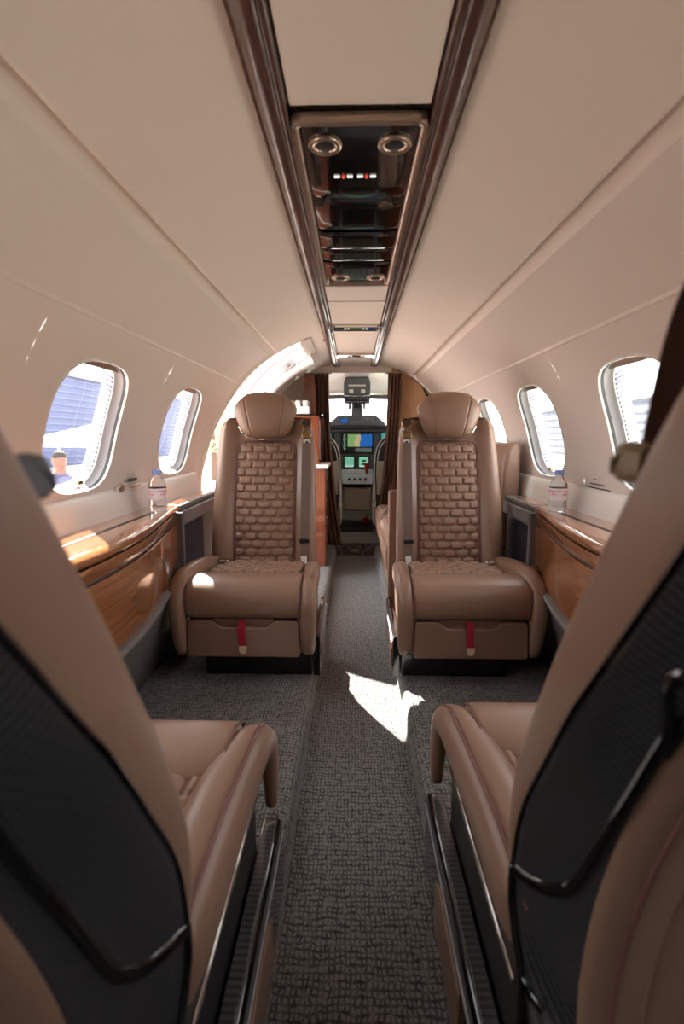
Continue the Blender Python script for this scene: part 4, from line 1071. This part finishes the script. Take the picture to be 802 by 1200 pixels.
# white canopy tent
t = thing('canopy_tent', 'white pointed canopy tent outside the nearest left window', 'tent', (-8.7, 16, -1.05))
mb = MB(); mb.add([(-1.5, -1.5, 1.72), (1.5, -1.5, 1.72), (1.5, 1.5, 1.72), (-1.5, 1.5, 1.72), (.6, 0, 2.4)], [(0, 1, 4), (1, 2, 4), (2, 3, 4), (3, 0, 4), (3, 2, 1, 0)]); mb.build('canopy', M['white'], t, smooth=False)
for a, b in ((-1.4, -1.4), (1.4, -1.4), (1.4, 1.4), (-1.4, 1.4)):
    mb = MB(); mb.tube([(a, b, 0), (a, b, 1.75)], .04, 8); mb.build('tent_pole', M['silver'], t)
# person outside
def person(loc, rz):
    t = bpy.data.meshes.new('person'); 
    J = [((0, 0, .95), .15), ((0, 0, 1.15), .15), ((0, .0, 1.40), .17), ((0, .0, 1.53), .050), ((0, .02, 1.61), .088), ((0, .02, 1.69), .112), ((0, .02, 1.77), .075),
         ((.20, 0, 1.43), .068), ((.25, -.02, 1.14), .045), ((.24, .08, .90), .036), ((.25, .11, .80), .034),
         ((-.20, 0, 1.43), .068), ((-.25, -.02, 1.14), .045), ((-.24, .08, .90), .036), ((-.25, .11, .80), .034),
         ((.10, 0, .86), .10), ((.11, .02, .48), .065), ((.11, -.02, .09), .045), ((.12, .12, .035), .04),
         ((-.10, 0, .86), .10), ((-.11, .02, .48), .065), ((-.11, -.02, .09), .045), ((-.12, .12, .035), .04)]
    ed = [(0, 1), (1, 2), (2, 3), (3, 4), (4, 5), (5, 6), (2, 7), (7, 8), (8, 9), (9, 10), (2, 11), (11, 12), (12, 13), (13, 14), (0, 15), (15, 16), (16, 17), (17, 18), (0, 19), (19, 20), (20, 21), (21, 22)]
    t.from_pydata([j[0] for j in J], ed, []); t.update()
    o = bpy.data.objects.new('person', t); COL.objects.link(o)
    sk = o.modifiers.new('skin', 'SKIN')
    for i, j in enumerate(J): t.skin_vertices[0].data[i].radius = (j[1], j[1]*.8 if i not in (4, 5) else j[1])
    t.skin_vertices[0].data[0].use_root = True
    o.modifiers.new('sub', 'SUBSURF').levels = 2; o.modifiers['sub'].render_levels = 2
    bpy.context.view_layer.update()
    ev = o.evaluated_get(bpy.context.evaluated_depsgraph_get()); me = bpy.data.meshes.new_from_object(ev)
    bpy.data.objects.remove(o)
    b = bpy.data.objects.new('person', me); COL.objects.link(b); me.materials.clear(); me.materials.append(M['skin'])
    me.materials.append(M['shirt']); me.materials.append(M['trouser'])
    for p in me.polygons:
        z = p.center.z; p.material_index = 2 if (z < .96 and abs(p.center.x) < .2) or z < .7 else (1 if z < 1.49 and not (abs(p.center.x) > .2 and z < 1.0) else 0)
    me.shade_smooth(); b.location = loc; b.rotation_euler = (0, 0, rz)
    mb = MB(); mb.loft([[(.10*r*math.cos(2*PI*k/16), .01+.11*r*math.sin(2*PI*k/16), z) for k in range(16)] for r, z in ((.82, 1.715), (.88, 1.74), (.75, 1.785), (.35, 1.81))]); mb.build('hair', M['hair'], b, ang=180)
    tag(b, 'person in a blue shirt standing outside, seen through the nearest left window', 'person')
    return b
person((-4.0, 6.9, -1.05), 2.9)
# trees past the doorway
def tree(x, y, h, label):
    t = thing('tree', label, 'tree', (x, y, -1.05))
    mb = MB(); mb.tube([(0, 0, 0), (.05, 0, h*.3), (0, .05, h*.6)], [.16, .13, .08], 8); mb.build('trunk', E_(srgb(90, 70, 55)), t)
    mb = MB()
    for k in range(260):
        a, b = random.uniform(0, 2*PI), random.uniform(-1, 1); r = random.uniform(.6, 1)*h*.30*math.sqrt(1-b*b*.8)
        c = Vector((r*math.cos(a), r*math.sin(a), h*.66+b*h*.30)); q = h*.05
        d = [Vector((random.uniform(-q, q), random.uniform(-q, q), random.uniform(-q, q))) for _ in range(4)]
        mb.add([c+v for v in d], [(0, 1, 2), (0, 2, 3), (0, 3, 1)])
    mb.build('foliage', E_(srgb(150, 168, 130), var=.2, vscale=2), t, smooth=False)
tree(-6.6, 24.0, 3.6, 'small green tree seen through the open doorway')

# ------------------------------------------------------------------ light
W = bpy.data.worlds.new('sky'); SC.world = W; W.use_nodes = True
nt = W.node_tree; bg = nt.nodes['Background']
sky = nt.nodes.new('ShaderNodeTexSky'); sky.sky_type = 'HOSEK_WILKIE'; sky.turbidity = 8; sky.ground_albedo = .5
SUN = Vector((.44, -.96, -1.0)).normalized()
sky.sun_direction = -SUN
mx = nt.nodes.new('ShaderNodeMix'); mx.data_type = 'RGBA'; mx.inputs['Factor'].default_value = .93
mx.inputs['B'].default_value = (.97, .985, 1.0, 1)
nt.links.new(sky.outputs[0], mx.inputs['A']); nt.links.new(mx.outputs['Result'], bg.inputs['Color']); bg.inputs['Strength'].default_value = 1.0
sl = bpy.data.lights.new('sun', 'SUN'); sl.energy = 5.0; sl.angle = d2(.6); sl.color = (1, .93, .82)
so = bpy.data.objects.new('sun', sl); COL.objects.link(so); so.rotation_euler = SUN.to_track_quat('-Z', 'Y').to_euler(); so.location = (-8, 8, 12)

# ------------------------------------------------------------------ camera
cam = bpy.data.cameras.new('camera'); co = bpy.data.objects.new('camera', cam); COL.objects.link(co)
cam.sensor_fit = 'VERTICAL'; cam.sensor_height = 36; cam.sensor_width = 24; cam.lens = 18.0; cam.clip_start = .01; cam.clip_end = 400
PIT = math.atan(88/600); YAW = math.atan(14/math.hypot(600, 88))
co.location = (-.008, 0, .95); co.rotation_euler = (PI/2-PIT, 0, YAW)
cam.dof.use_dof = True; cam.dof.focus_distance = 2.0; cam.dof.aperture_fstop = 3.5
SC.camera = co
SC.view_settings.view_transform = 'Standard'; SC.view_settings.look = 'None'; SC.view_settings.gamma = 1; SC.view_settings.use_curve_mapping = False
SC.view_settings.exposure = 2.81
SC.cycles.max_bounces = 14; SC.cycles.diffuse_bounces = 8; SC.cycles.glossy_bounces = 5; SC.cycles.transparent_max_bounces = 16; SC.cycles.transmission_bounces = 8
SC.cycles.caustics_reflective = False; SC.cycles.caustics_refractive = False
SC.cycles.use_denoising = True; SC.cycles.sample_clamp_indirect = 4
